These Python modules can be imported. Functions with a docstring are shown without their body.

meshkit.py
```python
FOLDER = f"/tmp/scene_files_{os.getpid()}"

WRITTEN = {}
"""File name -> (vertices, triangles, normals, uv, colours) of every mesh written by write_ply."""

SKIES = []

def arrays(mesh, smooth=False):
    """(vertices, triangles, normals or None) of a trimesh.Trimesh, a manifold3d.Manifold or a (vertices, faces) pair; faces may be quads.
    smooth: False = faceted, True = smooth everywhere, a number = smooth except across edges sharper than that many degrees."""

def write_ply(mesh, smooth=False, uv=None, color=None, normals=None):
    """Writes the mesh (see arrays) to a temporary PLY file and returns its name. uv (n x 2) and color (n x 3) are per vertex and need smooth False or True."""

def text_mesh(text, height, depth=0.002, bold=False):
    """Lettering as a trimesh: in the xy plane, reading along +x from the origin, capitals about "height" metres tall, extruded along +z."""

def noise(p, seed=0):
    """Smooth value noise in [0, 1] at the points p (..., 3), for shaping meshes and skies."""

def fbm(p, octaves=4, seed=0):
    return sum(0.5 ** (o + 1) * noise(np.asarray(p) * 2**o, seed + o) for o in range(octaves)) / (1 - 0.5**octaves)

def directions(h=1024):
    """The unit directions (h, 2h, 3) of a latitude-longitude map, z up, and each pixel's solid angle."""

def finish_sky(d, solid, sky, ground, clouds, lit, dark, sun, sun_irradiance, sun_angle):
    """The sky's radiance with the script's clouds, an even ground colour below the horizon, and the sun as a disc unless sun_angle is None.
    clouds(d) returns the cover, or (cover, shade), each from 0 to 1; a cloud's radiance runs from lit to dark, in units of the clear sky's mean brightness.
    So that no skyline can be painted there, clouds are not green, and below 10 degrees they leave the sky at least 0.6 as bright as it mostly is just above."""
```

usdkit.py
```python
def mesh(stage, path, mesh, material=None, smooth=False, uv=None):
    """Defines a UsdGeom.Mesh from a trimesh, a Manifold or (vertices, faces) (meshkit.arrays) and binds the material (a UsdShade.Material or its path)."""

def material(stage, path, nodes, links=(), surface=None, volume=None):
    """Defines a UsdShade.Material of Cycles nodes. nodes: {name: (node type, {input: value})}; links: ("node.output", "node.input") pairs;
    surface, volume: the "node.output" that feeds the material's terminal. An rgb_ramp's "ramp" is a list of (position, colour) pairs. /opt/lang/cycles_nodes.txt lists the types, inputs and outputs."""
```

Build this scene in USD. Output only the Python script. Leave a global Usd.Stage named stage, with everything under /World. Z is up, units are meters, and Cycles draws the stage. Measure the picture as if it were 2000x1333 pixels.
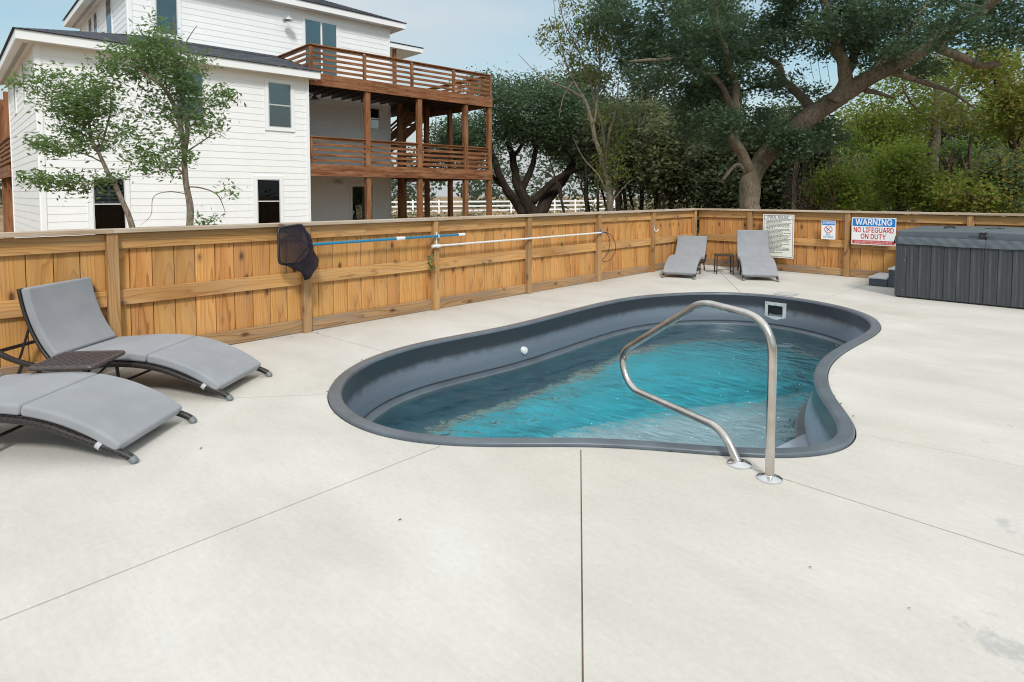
import math, random
import numpy as np, trimesh, usdkit, meshkit
import shapely, shapely.geometry as sg, shapely.ops as so
from shapely import affinity
from pxr import Usd, UsdGeom, UsdLux, UsdShade, Gf, Sdf, Vt

random.seed(7); rng = np.random.default_rng(7)
stage = Usd.Stage.CreateInMemory()
UsdGeom.SetStageUpAxis(stage, 'Z'); UsdGeom.SetStageMetersPerUnit(stage, 1.0)
UsdGeom.Xform.Define(stage, '/World'); UsdGeom.Scope.Define(stage, '/World/Looks')

# ------------------------------------------------------------------ camera
# world: y runs along the left fence (away), x along the right fence (to the right); the eye stands 1.525 m above the deck
F_PX, EYE, PITCH, AZ = 1200.0, 1.525, math.radians(3.0), math.radians(43.49)
cam = UsdGeom.Camera.Define(stage, '/World/camera')
cam.CreateHorizontalApertureAttr(36.0)
cam.CreateFocalLengthAttr(36.0 * F_PX / 2000)
PRINCIPAL_Y = 380 + F_PX * math.tan(PITCH)
cam.CreateVerticalApertureOffsetAttr(-(666.5 - PRINCIPAL_Y) / 2000 * 36.0)
cam.CreateClippingRangeAttr(Gf.Vec2f(0.05, 2000))
_r = np.array([math.cos(AZ), math.sin(AZ), 0]); _fh = np.array([-math.sin(AZ), math.cos(AZ), 0])
_f = _fh * math.cos(PITCH) - np.array([0, 0, math.sin(PITCH)]); _u = np.cross(_r, _f)
_m = np.eye(4); _m[0, :3], _m[1, :3], _m[2, :3], _m[3, :3] = _r, _u, -_f, (0, 0, EYE)
cam.AddTransformOp().Set(Gf.Matrix4d(_m.tolist()))
cam.CreateExposureAttr(0.30)

# ------------------------------------------------------------------ sky and sun (thin bright overcast, sun high behind the camera's left)
SUN_EL = math.radians(43); SUN_DIR = np.array([0.80, -0.60, 0]); SUN_DIR = SUN_DIR / np.linalg.norm(SUN_DIR) * math.cos(SUN_EL); SUN_DIR[2] = math.sin(SUN_EL)
sky_mat = usdkit.material(stage, '/World/Looks/sky_look', {
    'sky': ('sky_texture', {'sky_type': 'single_scattering', 'sun_disc': False, 'sun_elevation': SUN_EL, 'sun_rotation': math.atan2(SUN_DIR[0], SUN_DIR[1]), 'aerosol_density': 1.2, 'air_density': 1.0}),
    'tc': ('texture_coordinate', {}), 'xyz': ('separate_xyz', {}),
    'map': ('mapping', {'mapping_type': 'point', 'scale': (1.0, 1.0, 2.2), 'location': (0.3, 0.9, 0.1)}),
    'noise': ('noise_texture', {'scale': 1.3, 'detail': 5.0, 'roughness': 0.55, 'distortion': 0.4}),
    'lift': ('map_range', {'range_type': 'smoothstep', 'from_min': .22, 'from_max': .62, 'to_min': 0., 'to_max': .55}),
    'haze': ('map_range', {'range_type': 'smoothstep', 'from_min': .02, 'from_max': .24, 'to_min': .42, 'to_max': 0.}), 'sum0': ('math', {'math_type': 'add'}),
    'sum': ('math', {'math_type': 'add', 'use_clamp': True}),
    'cover': ('map_range', {'from_min': .38, 'from_max': .80, 'to_min': .10, 'to_max': 1., 'clamp': True}),
    'grad': ('math', {'math_type': 'multiply_add', 'value2': 1.15, 'value3': 1.0}),      # overcast sky: about twice as bright overhead as at the horizon
    'cloud': ('vector_math', {'math_type': 'scale', 'vector1': (4.45, 4.66, 4.75)}),
    'tint': ('mix', {'mix_type': 'multiply', 'fac': 1., 'color2': (.92, 1.28, 1.16)}), 'mix': ('mix', {}),
    'bg': ('background_shader', {'strength': 0.10})},
    [('tc.generated', 'map.vector'), ('map.vector', 'noise.vector'), ('tc.generated', 'xyz.vector'), ('xyz.z', 'lift.value'), ('noise.fac', 'sum.value1'), ('lift.result', 'sum0.value1'), ('xyz.z', 'haze.value'), ('haze.result', 'sum0.value2'), ('sum0.value', 'sum.value2'), ('sum.value', 'cover.value'), ('cover.result', 'mix.fac'),
     ('xyz.z', 'grad.value1'), ('grad.value', 'cloud.scale'), ('sky.color', 'tint.color1'), ('tint.color', 'mix.color1'), ('cloud.vector', 'mix.color2'), ('mix.color', 'bg.color')], surface='bg.background')
dome = UsdLux.DomeLight.Define(stage, '/World/sky')
UsdShade.MaterialBindingAPI.Apply(dome.GetPrim()).Bind(sky_mat)
dome.GetPrim().SetCustomDataByKey('kind', 'structure')
sun = UsdLux.DistantLight.Define(stage, '/World/sun')
sun.CreateIntensityAttr(0.50); sun.CreateAngleAttr(10.0); sun.CreateColorAttr(Gf.Vec3f(1, 0.97, 0.925))
sun.GetPrim().CreateAttribute('inputs:normalize', Sdf.ValueTypeNames.Bool).Set(True)
_z = SUN_DIR; _x = np.cross([0, 0, 1.0], _z); _x /= np.linalg.norm(_x); _y = np.cross(_z, _x)
_m = np.eye(4); _m[0, :3], _m[1, :3], _m[2, :3] = _x, _y, _z
sun.AddTransformOp().Set(Gf.Matrix4d(_m.tolist()))

# ------------------------------------------------------------------ helpers
used = {}
def fresh(parent, name):
    k = f'{parent}/{name}'
    n = used.get(k, 0); used[k] = n + 1
    return k if n == 0 else f'{k}_{n:03d}'
def tag(p, label=None, cat=None, group=None, kind=None):
    p = p.GetPrim()
    for k, v in (('label', label), ('category', cat), ('group', group), ('kind', kind)):
        if v: p.SetCustomDataByKey(k, v)
    return p
def path_of(parent):
    return '/World' if parent is None else (parent if isinstance(parent, str) else str(parent.GetPath()))
def thing(name, label=None, cat=None, group=None, kind=None, loc=(0, 0, 0), rz=0.0, parent=None):
    x = UsdGeom.Xform.Define(stage, fresh(path_of(parent), name))
    if tuple(loc) != (0, 0, 0) or rz:
        x.AddTranslateOp().Set(Gf.Vec3d(*map(float, loc))); x.AddRotateZOp().Set(float(rz))
    return tag(x, label, cat, group, kind)
def put(name, mesh, mat, parent=None, smooth=False, label=None, cat=None, group=None, kind=None, M=None):
    m = usdkit.mesh(stage, fresh(path_of(parent), name), mesh, mat, smooth)
    if M is not None: m.AddTransformOp().Set(Gf.Matrix4d(np.asarray(M).T.tolist()))
    return tag(m, label, cat, group, kind)
def T(p, ex=(1, 0, 0), ey=(0, 1, 0), ez=(0, 0, 1)):
    M = np.eye(4); M[:3, 0], M[:3, 1], M[:3, 2], M[:3, 3] = ex, ey, ez, p
    return M
def cat(ms): return trimesh.util.concatenate(ms)
def box(x0, x1, y0, y1, z0, z1):
    b = trimesh.creation.box([x1 - x0, y1 - y0, z1 - z0]); b.apply_translation([(x0 + x1) / 2, (y0 + y1) / 2, (z0 + z1) / 2]); return b
def prism(prof, L):
    """profile in (y,z), convex, run along x from 0 to L"""
    n = len(prof); v = np.array([[x, y, z] for x in (0, L) for y, z in prof]); f = []
    for i in range(n):
        j = (i + 1) % n; f += [[i, j, n + j], [i, n + j, n + i]]
    for i in range(1, n - 1): f += [[0, i + 1, i], [n, n + i, n + i + 1]]
    m = trimesh.Trimesh(v, f, process=False)
    if m.volume < 0: m.invert()
    return m
def board_mesh(L, w, t, c=0.003):
    a, b = w / 2, t / 2
    return prism([(-a + c, -b), (a - c, -b), (a, -b + c), (a, b - c), (a - c, b), (-a + c, b), (-a, b - c), (-a, -b + c)], L)
def board(parent, name, p0, p1, w, t, mat, face=(0, 0, 1), c=0.003, **kw):
    """a board from p0 to p1; w across, t along the direction 'face' that its broad side looks to"""
    p0, p1 = np.array(p0, float), np.array(p1, float); d = p1 - p0; L = np.linalg.norm(d); ex = d / L
    ez = np.array(face, float); ez -= ex * (ez @ ex); ez /= np.linalg.norm(ez); ey = np.cross(ez, ex)
    return put(name, board_mesh(L, w, t, c), mat() if callable(mat) else mat, parent, M=T(p0, ex, ey, ez), **kw)
def frames(path):
    P = np.asarray(path, float); t = np.gradient(P, axis=0); t /= np.linalg.norm(t, axis=1, keepdims=True) + 1e-12
    a = np.array([0, 0, 1.0]) if abs(t[0][2]) < 0.9 else np.array([1.0, 0, 0])
    N = [np.cross(t[0], a) / np.linalg.norm(np.cross(t[0], a))]
    for k in range(1, len(P)):
        n = N[-1] - t[k] * (N[-1] @ t[k]); N.append(n / (np.linalg.norm(n) + 1e-12))
    N = np.array(N); return P, t, N, np.cross(t, N)
def tube(path, r, n=10):
    P, t, N, B = frames(path); r = np.broadcast_to(np.asarray(r, float), (len(P),)); a = np.linspace(0, 2 * np.pi, n, endpoint=False)
    v = (P[:, None] + r[:, None, None] * (np.cos(a)[None, :, None] * N[:, None] + np.sin(a)[None, :, None] * B[:, None])).reshape(-1, 3)
    f = []
    for k in range(len(P) - 1):
        i = np.arange(n); j = (i + 1) % n
        f += [np.stack([k * n + i, k * n + j, (k + 1) * n + j], 1), np.stack([k * n + i, (k + 1) * n + j, (k + 1) * n + i], 1)]
    c0, c1 = len(v), len(v) + 1; v = np.vstack([v, P[0], P[-1]]); i = np.arange(n); j = (i + 1) % n; e = (len(P) - 1) * n
    f += [np.stack([np.full(n, c0), j, i], 1), np.stack([np.full(n, c1), e + i, e + j], 1)]
    return trimesh.Trimesh(v, np.vstack(f), process=False)
def fillet(pts, r, n=7):
    pts = [np.array(p, float) for p in pts]; r = np.broadcast_to(r, (len(pts),)); out = [pts[0]]
    for k in range(1, len(pts) - 1):
        a, b, c = pts[k - 1], pts[k], pts[k + 1]; u, w = a - b, c - b; lu, lw = np.linalg.norm(u), np.linalg.norm(w); d = min(r[k], lu * .49, lw * .49)
        p, q = b + u / lu * d, b + w / lw * d
        for s in np.linspace(0, 1, n): out.append((1 - s) ** 2 * p + 2 * s * (1 - s) * b + s * s * q)
    return np.array(out + [pts[-1]])
def catmull(pts, n=6, closed=False):
    P = np.asarray(pts, float); N = len(P); out = []
    for i in range(N if closed else N - 1):
        g = (lambda k: P[k % N]) if closed else (lambda k: P[min(max(k, 0), N - 1)])
        a, b, c, d = g(i - 1), g(i), g(i + 1), g(i + 2)
        for s in np.linspace(0, 1, n, endpoint=False):
            out.append(.5 * (2 * b + (c - a) * s + (2 * a - 5 * b + 4 * c - d) * s * s + (3 * b - a - 3 * c + d) * s ** 3))
    return np.array(out if closed else out + [P[-1]])
def rbox(w, d, h, r=.01, n=3):
    """box centred in x and y standing on z = 0 with rounded vertical and top edges"""
    base = sg.box(-w / 2 + r, -d / 2 + r, w / 2 - r, d / 2 - r); rings = []
    for k in range(n + 1):
        a = math.pi / 2 * k / n; off = r * math.cos(a); pts = np.array(base.buffer(max(off, 1e-5), quad_segs=n).exterior.coords)[:-1]; rings.append(np.c_[pts, np.full(len(pts), h - r + r * math.sin(a))])
    m = min(len(x) for x in rings); rings = [x[:m] for x in rings]; b0 = rings[0].copy(); b0[:, 2] = 0; rings = [b0] + rings
    v = np.vstack(rings); f = []
    for k in range(len(rings) - 1):
        for i in range(m):
            j = (i + 1) % m; f += [[k * m + i, k * m + j, (k + 1) * m + j], [k * m + i, (k + 1) * m + j, (k + 1) * m + i]]
    e = (len(rings) - 1) * m
    for i in range(1, m - 1): f += [[e, e + i, e + i + 1], [0, i + 1, i]]
    m = trimesh.Trimesh(v, f, process=False)
    if m.volume < 0: m.invert()
    return m
def extrude(poly, h, z=0.0):
    m = trimesh.creation.extrude_polygon(poly, h, engine='earcut'); m.apply_translation([0, 0, z]); return m
def at(u, v, d):
    """the point d metres ahead of where the photographer stands, in the direction of picture point (u, v)"""
    a, b = (u - 1000) / F_PX, (PRINCIPAL_Y - v) / F_PX
    fh, up = math.cos(PITCH) + b * math.sin(PITCH), b * math.cos(PITCH) - math.sin(PITCH)
    return (a * _r + fh * _fh + np.array([0, 0, up])) * d / fh + np.array([0, 0, EYE])

# ------------------------------------------------------------------ materials
_mat = {}
def mat(name, nodes, links=(), surface='p.BSDF', **k):
    _mat[name] = usdkit.material(stage, '/World/Looks/' + name, nodes, links, surface=surface, **k); return _mat[name]
def plain(name, color, rough=.5, metallic=0., spec=.5, noise=0.06, scale=25., bump=0.0, bscale=200., **kw):
    lo = tuple(max(0, c * (1 - noise * 2)) for c in color); hi = tuple(min(1, c * (1 + noise * 2)) for c in color)
    nd = {'tc': ('texture_coordinate', {}), 'n': ('noise_texture', {'scale': scale, 'detail': 4., 'roughness': .6}), 'r': ('rgb_ramp', {'ramp': [(.3, lo), (.7, hi)]}),
          'p': ('principled_bsdf', {'roughness': rough, 'metallic': metallic, 'specular_ior_level': spec, **kw})}
    ln = [('tc.object', 'n.vector'), ('n.fac', 'r.fac'), ('r.color', 'p.base_color')]
    if bump:
        nd['n2'] = ('noise_texture', {'scale': bscale, 'detail': 3.}); nd['b'] = ('bump', {'strength': bump, 'distance': .004}); ln += [('tc.object', 'n2.vector'), ('n2.fac', 'b.height'), ('b.normal', 'p.normal')]
    return mat(name, nd, ln)

def wood(name, light, dark, knot, grey=None, greyamt=0.0, seed=0, rough=.62, ring=16., contrast=1.0):
    q = np.random.default_rng(seed + 100); lx, ly, lz = q.uniform(-20, 20), q.uniform(-.05, .05), q.uniform(.03, .09)
    mid = tuple(.5 * (a + b) for a, b in zip(light, dark))
    grey = grey or light
    nd = {'tc': ('texture_coordinate', {}), 'm': ('mapping', {'mapping_type': 'point', 'scale': (.16, 1, 1), 'location': (lx, ly, lz)}),
          'w': ('noise_texture', {'scale': 4.5, 'detail': 2.}), 'ws': ('vector_math', {'math_type': 'multiply_add', 'vector2': (.16, .16, .16)}),
          'wv': ('wave_texture', {'wave_type': 'rings', 'rings_direction': 'x', 'profile': 'saw', 'scale': ring, 'distortion': .5, 'detail': 2., 'detail_scale': 3.}),
          'wr': ('rgb_ramp', {'ramp': [(0, (0, 0, 0)), (.45, (.08,) * 3), (.80, (.38 * contrast,) * 3), (.95, (.95 * contrast,) * 3), (1, (.1,) * 3)]}),
          'mf': ('mapping', {'mapping_type': 'point', 'scale': (3, 130, 130), 'location': (lx, 0, 0)}), 'fib': ('noise_texture', {'scale': 1., 'detail': 3.}), 'fr': ('map_range', {'from_min': .3, 'from_max': .7, 'to_min': -.16, 'to_max': .31}),
          'add': ('math', {'math_type': 'add', 'use_clamp': True}), 'c1': ('mix', {'color1': light, 'color2': dark}),
          'big': ('noise_texture', {'scale': 1.1, 'detail': 2.}), 'mb': ('mapping', {'mapping_type': 'point', 'scale': (.7, 4, 4), 'location': (lx * 2, 3, 1)}), 'br': ('rgb_ramp', {'ramp': [(.32, (.74, .68, .60)), (.68, (1.12, 1.12, 1.12))]}), 'c2': ('mix', {'mix_type': 'multiply', 'fac': 1.}),
          'mk': ('mapping', {'mapping_type': 'point', 'scale': (3.0, 6.0, 6.0), 'location': (lx * 1.7, ly * 9 + seed, lz * 7)}), 'vk': ('voronoi_texture', {'scale': 1., 'randomness': 1.}),
          'kn': ('noise_texture', {'scale': 60., 'detail': 2.}), 'kd': ('math', {'math_type': 'multiply_add', 'value2': .05}),
          'kr': ('rgb_ramp', {'ramp': [(0, (1, 1, 1)), (.11, (.92,) * 3), (.145, (.5,) * 3), (.20, (.16,) * 3), (.28, (0, 0, 0))]}), 'c3': ('mix', {'color2': knot}),
          'mg': ('mapping', {'mapping_type': 'point', 'scale': (1.3, 9, 9), 'location': (lx * 3, 1, 2)}), 'gn': ('noise_texture', {'scale': 1., 'detail': 5., 'roughness': .65}), 'gr': ('rgb_ramp', {'ramp': [(.42, (0, 0, 0)), (.66, (greyamt,) * 3)]}), 'c4': ('mix', {'color2': grey}),
          'b': ('bump', {'strength': .25, 'distance': .002}), 'p': ('principled_bsdf', {'roughness': rough, 'specular_ior_level': .3})}
    ln = [('tc.object', 'm.vector'), ('m.vector', 'w.vector'), ('w.color', 'ws.vector1'), ('m.vector', 'ws.vector3'), ('ws.vector', 'wv.vector'), ('wv.fac', 'wr.fac'), ('tc.object', 'mf.vector'), ('mf.vector', 'fib.vector'), ('fib.fac', 'fr.value'),
          ('wr.color', 'add.value1'), ('fr.result', 'add.value2'), ('add.value', 'c1.fac'), ('tc.object', 'mb.vector'), ('mb.vector', 'big.vector'), ('big.fac', 'br.fac'), ('c1.color', 'c2.color1'), ('br.color', 'c2.color2'),
          ('tc.object', 'mk.vector'), ('mk.vector', 'vk.vector'), ('tc.object', 'kn.vector'), ('kn.fac', 'kd.value1'), ('vk.distance', 'kd.value3'), ('kd.value', 'kr.fac'), ('kr.color', 'c3.fac'), ('c2.color', 'c3.color1'),
          ('tc.object', 'mg.vector'), ('mg.vector', 'gn.vector'), ('gn.fac', 'gr.fac'), ('gr.color', 'c4.fac'), ('c3.color', 'c4.color1'), ('c4.color', 'p.base_color'), ('fib.fac', 'b.height'), ('b.normal', 'p.normal')]
    return mat(name, nd, ln)
def variants(stem, n, f):
    ms = [f(f'{stem}_{"abcdefghijkl"[k]}', k) for k in range(n)]
    return lambda: ms[random.randrange(n)]
def jit(c, k, a=.10):
    q = np.random.default_rng(k * 31 + 5); s = 1 + q.uniform(-a, a); return tuple(float(min(1, x * s * (1 + q.uniform(-a, a) * .25))) for x in c)
PINE, PINED, KNOT = (.615, .318, .102), (.425, .185, .050), (.10, .04, .018)
m_picket = variants('cedar_picket', 9, lambda n, k: wood(n, jit(PINE, k, .16), jit(PINED, k + 50), KNOT, (.46, .32, .19), .25, k))
m_rail = variants('pine_rail', 6, lambda n, k: wood(n, jit((.62, .355, .13), k + 9), jit((.40, .185, .058), k + 70), KNOT, (.42, .31, .20), .35, k + 20))
m_kick = variants('weathered_board', 5, lambda n, k: wood(n, jit((.46, .285, .14), k + 19), jit((.22, .115, .05), k + 80), KNOT, (.25, .19, .14), .9, k + 40))
m_post = variants('pine_post', 5, lambda n, k: wood(n, jit((.48, .275, .112), k + 29), jit((.27, .13, .046), k + 90), KNOT, (.32, .24, .16), .6, k + 60))
m_cap = variants('cap_board', 4, lambda n, k: wood(n, jit((.50, .40, .30), k + 39), jit((.36, .27, .19), k + 95), (.14, .08, .05), (.50, .44, .38), .9, k + 80))
m_joist = variants('underdeck_shade', 3, lambda n, k: wood(n, jit((.10, .062, .042), k + 149), jit((.05, .03, .02), k + 199), (.02, .012, .008), (.12, .08, .055), .5, k + 220))  # underdeck shade put into the timber colour of joists and planks
m_stain = variants('stained_timber', 6, lambda n, k: wood(n, jit((.255, .105, .043), k + 49, .25), jit((.105, .040, .018), k + 99, .2), (.04, .014, .008), (.37, .19, .095), .75, k + 120))

concrete = mat('broom_concrete', {
    'g': ('geometry', {}), 'm1': ('mapping', {'mapping_type': 'point', 'rotation': (0, 0, .35), 'scale': (.6, 1.0, 1)}), 'n1': ('noise_texture', {'scale': 1.4, 'detail': 6., 'roughness': .6, 'distortion': .3}),
    'r1': ('rgb_ramp', {'ramp': [(.28, (.480, .462, .430)), (.5, (.545, .523, .483)), (.75, (.608, .592, .562))]}),
    'm2': ('mapping', {'mapping_type': 'point', 'rotation': (0, 0, .3), 'scale': (6, 60, 1)}), 'n2': ('noise_texture', {'scale': 1., 'detail': 3.}), 'r2': ('rgb_ramp', {'ramp': [(.3, (.975,) * 3), (.7, (1.02,) * 3)]}), 'x1': ('mix', {'mix_type': 'multiply', 'fac': 1.}),
    'n3': ('noise_texture', {'scale': 260., 'detail': 2.}), 'r3': ('rgb_ramp', {'ramp': [(.25, (.90,) * 3), (.6, (1.03,) * 3)]}), 'x2': ('mix', {'mix_type': 'multiply', 'fac': 1.}),
    's': ('separate_xyz', {}), 'sx': ('map_range', {'from_min': -.9, 'from_max': .4, 'to_min': 0., 'to_max': .22}),
    'n4': ('noise_texture', {'scale': 2.6, 'detail': 7., 'roughness': .72}), 'a4': ('math', {'math_type': 'add'}), 'r4': ('rgb_ramp', {'interpolate': True, 'ramp': [(.70, (0, 0, 0)), (.76, (.55,) * 3)]}), 'x3': ('mix', {'color2': (.33, .335, .34)}),
    'n6': ('noise_texture', {'scale': 34., 'detail': 7., 'roughness': .7}), 'r6': ('rgb_ramp', {'ramp': [(.3, (.935,) * 3), (.7, (1.05,) * 3)]}), 'x6': ('mix', {'mix_type': 'multiply', 'fac': 1.}), 'n5': ('noise_texture', {'scale': .5, 'detail': 3.}), 'r5': ('rgb_ramp', {'ramp': [(.35, (.95, .935, .90)), (.6, (1.02,) * 3)]}), 'x4': ('mix', {'mix_type': 'multiply', 'fac': 1.}),
    'b': ('bump', {'strength': .18, 'distance': .003}), 'p': ('principled_bsdf', {'roughness': .82, 'specular_ior_level': .25})},
    [('g.position', 'm1.vector'), ('m1.vector', 'n1.vector'), ('n1.fac', 'r1.fac'), ('g.position', 'm2.vector'), ('m2.vector', 'n2.vector'), ('n2.fac', 'r2.fac'), ('r1.color', 'x1.color1'), ('r2.color', 'x1.color2'), ('g.position', 'n3.vector'), ('n3.fac', 'r3.fac'), ('x1.color', 'x2.color1'), ('r3.color', 'x2.color2'),
     ('g.position', 's.vector'), ('s.x', 'sx.value'), ('g.position', 'n4.vector'), ('n4.fac', 'a4.value1'), ('sx.result', 'a4.value2'), ('a4.value', 'r4.fac'), ('r4.color', 'x3.fac'), ('x2.color', 'x3.color1'), ('g.position', 'n5.vector'), ('n5.fac', 'r5.fac'), ('x3.color', 'x4.color1'), ('r5.color', 'x4.color2'), ('g.position', 'n6.vector'), ('n6.fac', 'r6.fac'), ('x4.color', 'x6.color1'), ('r6.color', 'x6.color2'), ('x6.color', 'p.base_color'), ('n3.fac', 'b.height'), ('b.normal', 'p.normal')])
joint_fill = plain('joint_filler', (.16, .125, .085), .9)  # brown fill seen at the bottom of the slab joints
ground_mat = mat('sandy_ground', {'g': ('geometry', {}), 'n': ('noise_texture', {'scale': .35, 'detail': 7., 'roughness': .65}), 'r': ('rgb_ramp', {'ramp': [(.3, (.10, .10, .045)), (.45, (.22, .17, .10)), (.58, (.34, .22, .13)), (.75, (.44, .36, .27))]}), 'p': ('principled_bsdf', {'roughness': .95, 'specular_ior_level': .1})},
    [('g.position', 'n.vector'), ('n.fac', 'r.fac'), ('r.color', 'p.base_color')])
siding = plain('white_siding', (.875, .878, .88), .45, noise=.012, scale=3.)
trim = plain('white_trim', (.86, .865, .87), .4, noise=.01)
soffit_m = plain('soffit_white', (.74, .745, .74), .5, noise=.01)
vent_m = plain('vent_grey', (.36, .36, .36), .6)
sash = plain('window_sash', (.52, .53, .54), .35, noise=.02)
shingle = mat('asphalt_shingle', {'tc': ('texture_coordinate', {}), 'br': ('brick_texture', {'scale': 1., 'brick_width': .32, 'row_height': .14, 'mortar_size': .008, 'color1': (.155, .165, .19), 'color2': (.095, .10, .118), 'mortar': (.05, .054, .06), 'bias': 0.}), 'n': ('noise_texture', {'scale': 60., 'detail': 3.}), 'r': ('rgb_ramp', {'ramp': [(.3, (.7,) * 3), (.7, (1.4,) * 3)]}), 'x': ('mix', {'mix_type': 'multiply', 'fac': 1.}), 'b': ('bump', {'strength': .5, 'distance': .01}), 'p': ('principled_bsdf', {'roughness': .9, 'specular_ior_level': .2})},
    [('tc.object', 'br.vector'), ('tc.object', 'n.vector'), ('n.fac', 'r.fac'), ('br.color', 'x.color1'), ('r.color', 'x.color2'), ('x.color', 'p.base_color'), ('br.fac', 'b.height'), ('b.normal', 'p.normal')])
def glass(name, tint, ior=1.7):
    return mat(name, {'f': ('fresnel', {'IOR': ior}), 't': ('transparent_bsdf', {'color': tint}), 'g': ('glossy_bsdf', {'color': (.95, .97, 1), 'roughness': .015}), 'm': ('mix_closure', {})}, [('f.fac', 'm.fac'), ('t.BSDF', 'm.closure1'), ('g.BSDF', 'm.closure2')], surface='m.closure')
pane_m = glass('window_glass', (.72, .80, .80), 1.9); pane_dim = glass('screened_glass', (.6, .64, .64), 1.32)
blind_m = plain('window_blind', (.22, .33, .285), .7, noise=.03, scale=8.)
dark_room = plain('dark_interior', (.018, .020, .022), .9)
shutter_m = plain('interior_shutter', (.50, .55, .55), .5)
galv = plain('galvanised_lamp', (.62, .63, .64), .35, metallic=.7)
black_m = plain('black_plastic', (.012, .012, .013), .45)
cushion_m = mat('grey_canvas', {'tc': ('texture_coordinate', {}), 'n': ('noise_texture', {'scale': 5., 'detail': 4.}), 'r': ('rgb_ramp', {'ramp': [(.3, (.25, .257, .275)), (.7, (.293, .30, .316))]}), 'w': ('wave_texture', {'wave_type': 'bands', 'bands_direction': 'y', 'scale': 190., 'distortion': .6, 'detail': 1.}), 'wr': ('rgb_ramp', {'ramp': [(0, (.96,) * 3), (1, (1.04,) * 3)]}), 'x': ('mix', {'mix_type': 'multiply', 'fac': 1.}), 'n2': ('noise_texture', {'scale': 420., 'detail': 2.}), 'b': ('bump', {'strength': .3, 'distance': .001}), 'p': ('principled_bsdf', {'roughness': .9, 'specular_ior_level': .15, 'sheen_weight': .15})},
    [('tc.object', 'n.vector'), ('n.fac', 'r.fac'), ('tc.object', 'w.vector'), ('w.fac', 'wr.fac'), ('r.color', 'x.color1'), ('wr.color', 'x.color2'), ('x.color', 'p.base_color'), ('tc.object', 'n2.vector'), ('n2.fac', 'b.height'), ('b.normal', 'p.normal')])
def weave(name, c1, c2, s=55.):
    return mat(name, {'tc': ('texture_coordinate', {}), 'ch': ('checker_texture', {'scale': s, 'color1': c1, 'color2': c2}), 'n': ('noise_texture', {'scale': 90., 'detail': 3.}), 'r': ('rgb_ramp', {'ramp': [(.3, (.6,) * 3), (.7, (1.3,) * 3)]}), 'x': ('mix', {'mix_type': 'multiply', 'fac': 1.}), 'b': ('bump', {'strength': .5, 'distance': .004}), 'p': ('principled_bsdf', {'roughness': .42, 'specular_ior_level': .45})},
        [('tc.object', 'ch.vector'), ('tc.object', 'n.vector'), ('n.fac', 'r.fac'), ('ch.color', 'x.color1'), ('r.color', 'x.color2'), ('x.color', 'p.base_color'), ('ch.fac', 'b.height'), ('b.normal', 'p.normal')])
rattan = weave('dark_rattan', (.030, .024, .023), (.012, .010, .010), 62.)
rattan_top = plain('brown_rattan', (.060, .045, .044), .38, noise=.2, scale=60.)
frame_m = plain('dark_steel_frame', (.018, .016, .016), .4)
cap_grey = plain('grey_foot_cap', (.16, .17, .18), .4)
strap_m = plain('grey_strap', (.42, .43, .45), .7)
steel = mat('brushed_stainless', {'tc': ('texture_coordinate', {}), 'n': ('noise_texture', {'scale': 12., 'detail': 4.}), 'r': ('rgb_ramp', {'ramp': [(.3, (.52, .47, .42)), (.7, (.66, .63, .60))]}), 'rr': ('map_range', {'to_min': .14, 'to_max': .30}), 'p': ('principled_bsdf', {'metallic': 1., 'roughness': .2})}, [('tc.object', 'n.vector'), ('n.fac', 'r.fac'), ('n.fac', 'rr.value'), ('r.color', 'p.base_color'), ('rr.result', 'p.roughness')])
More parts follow.
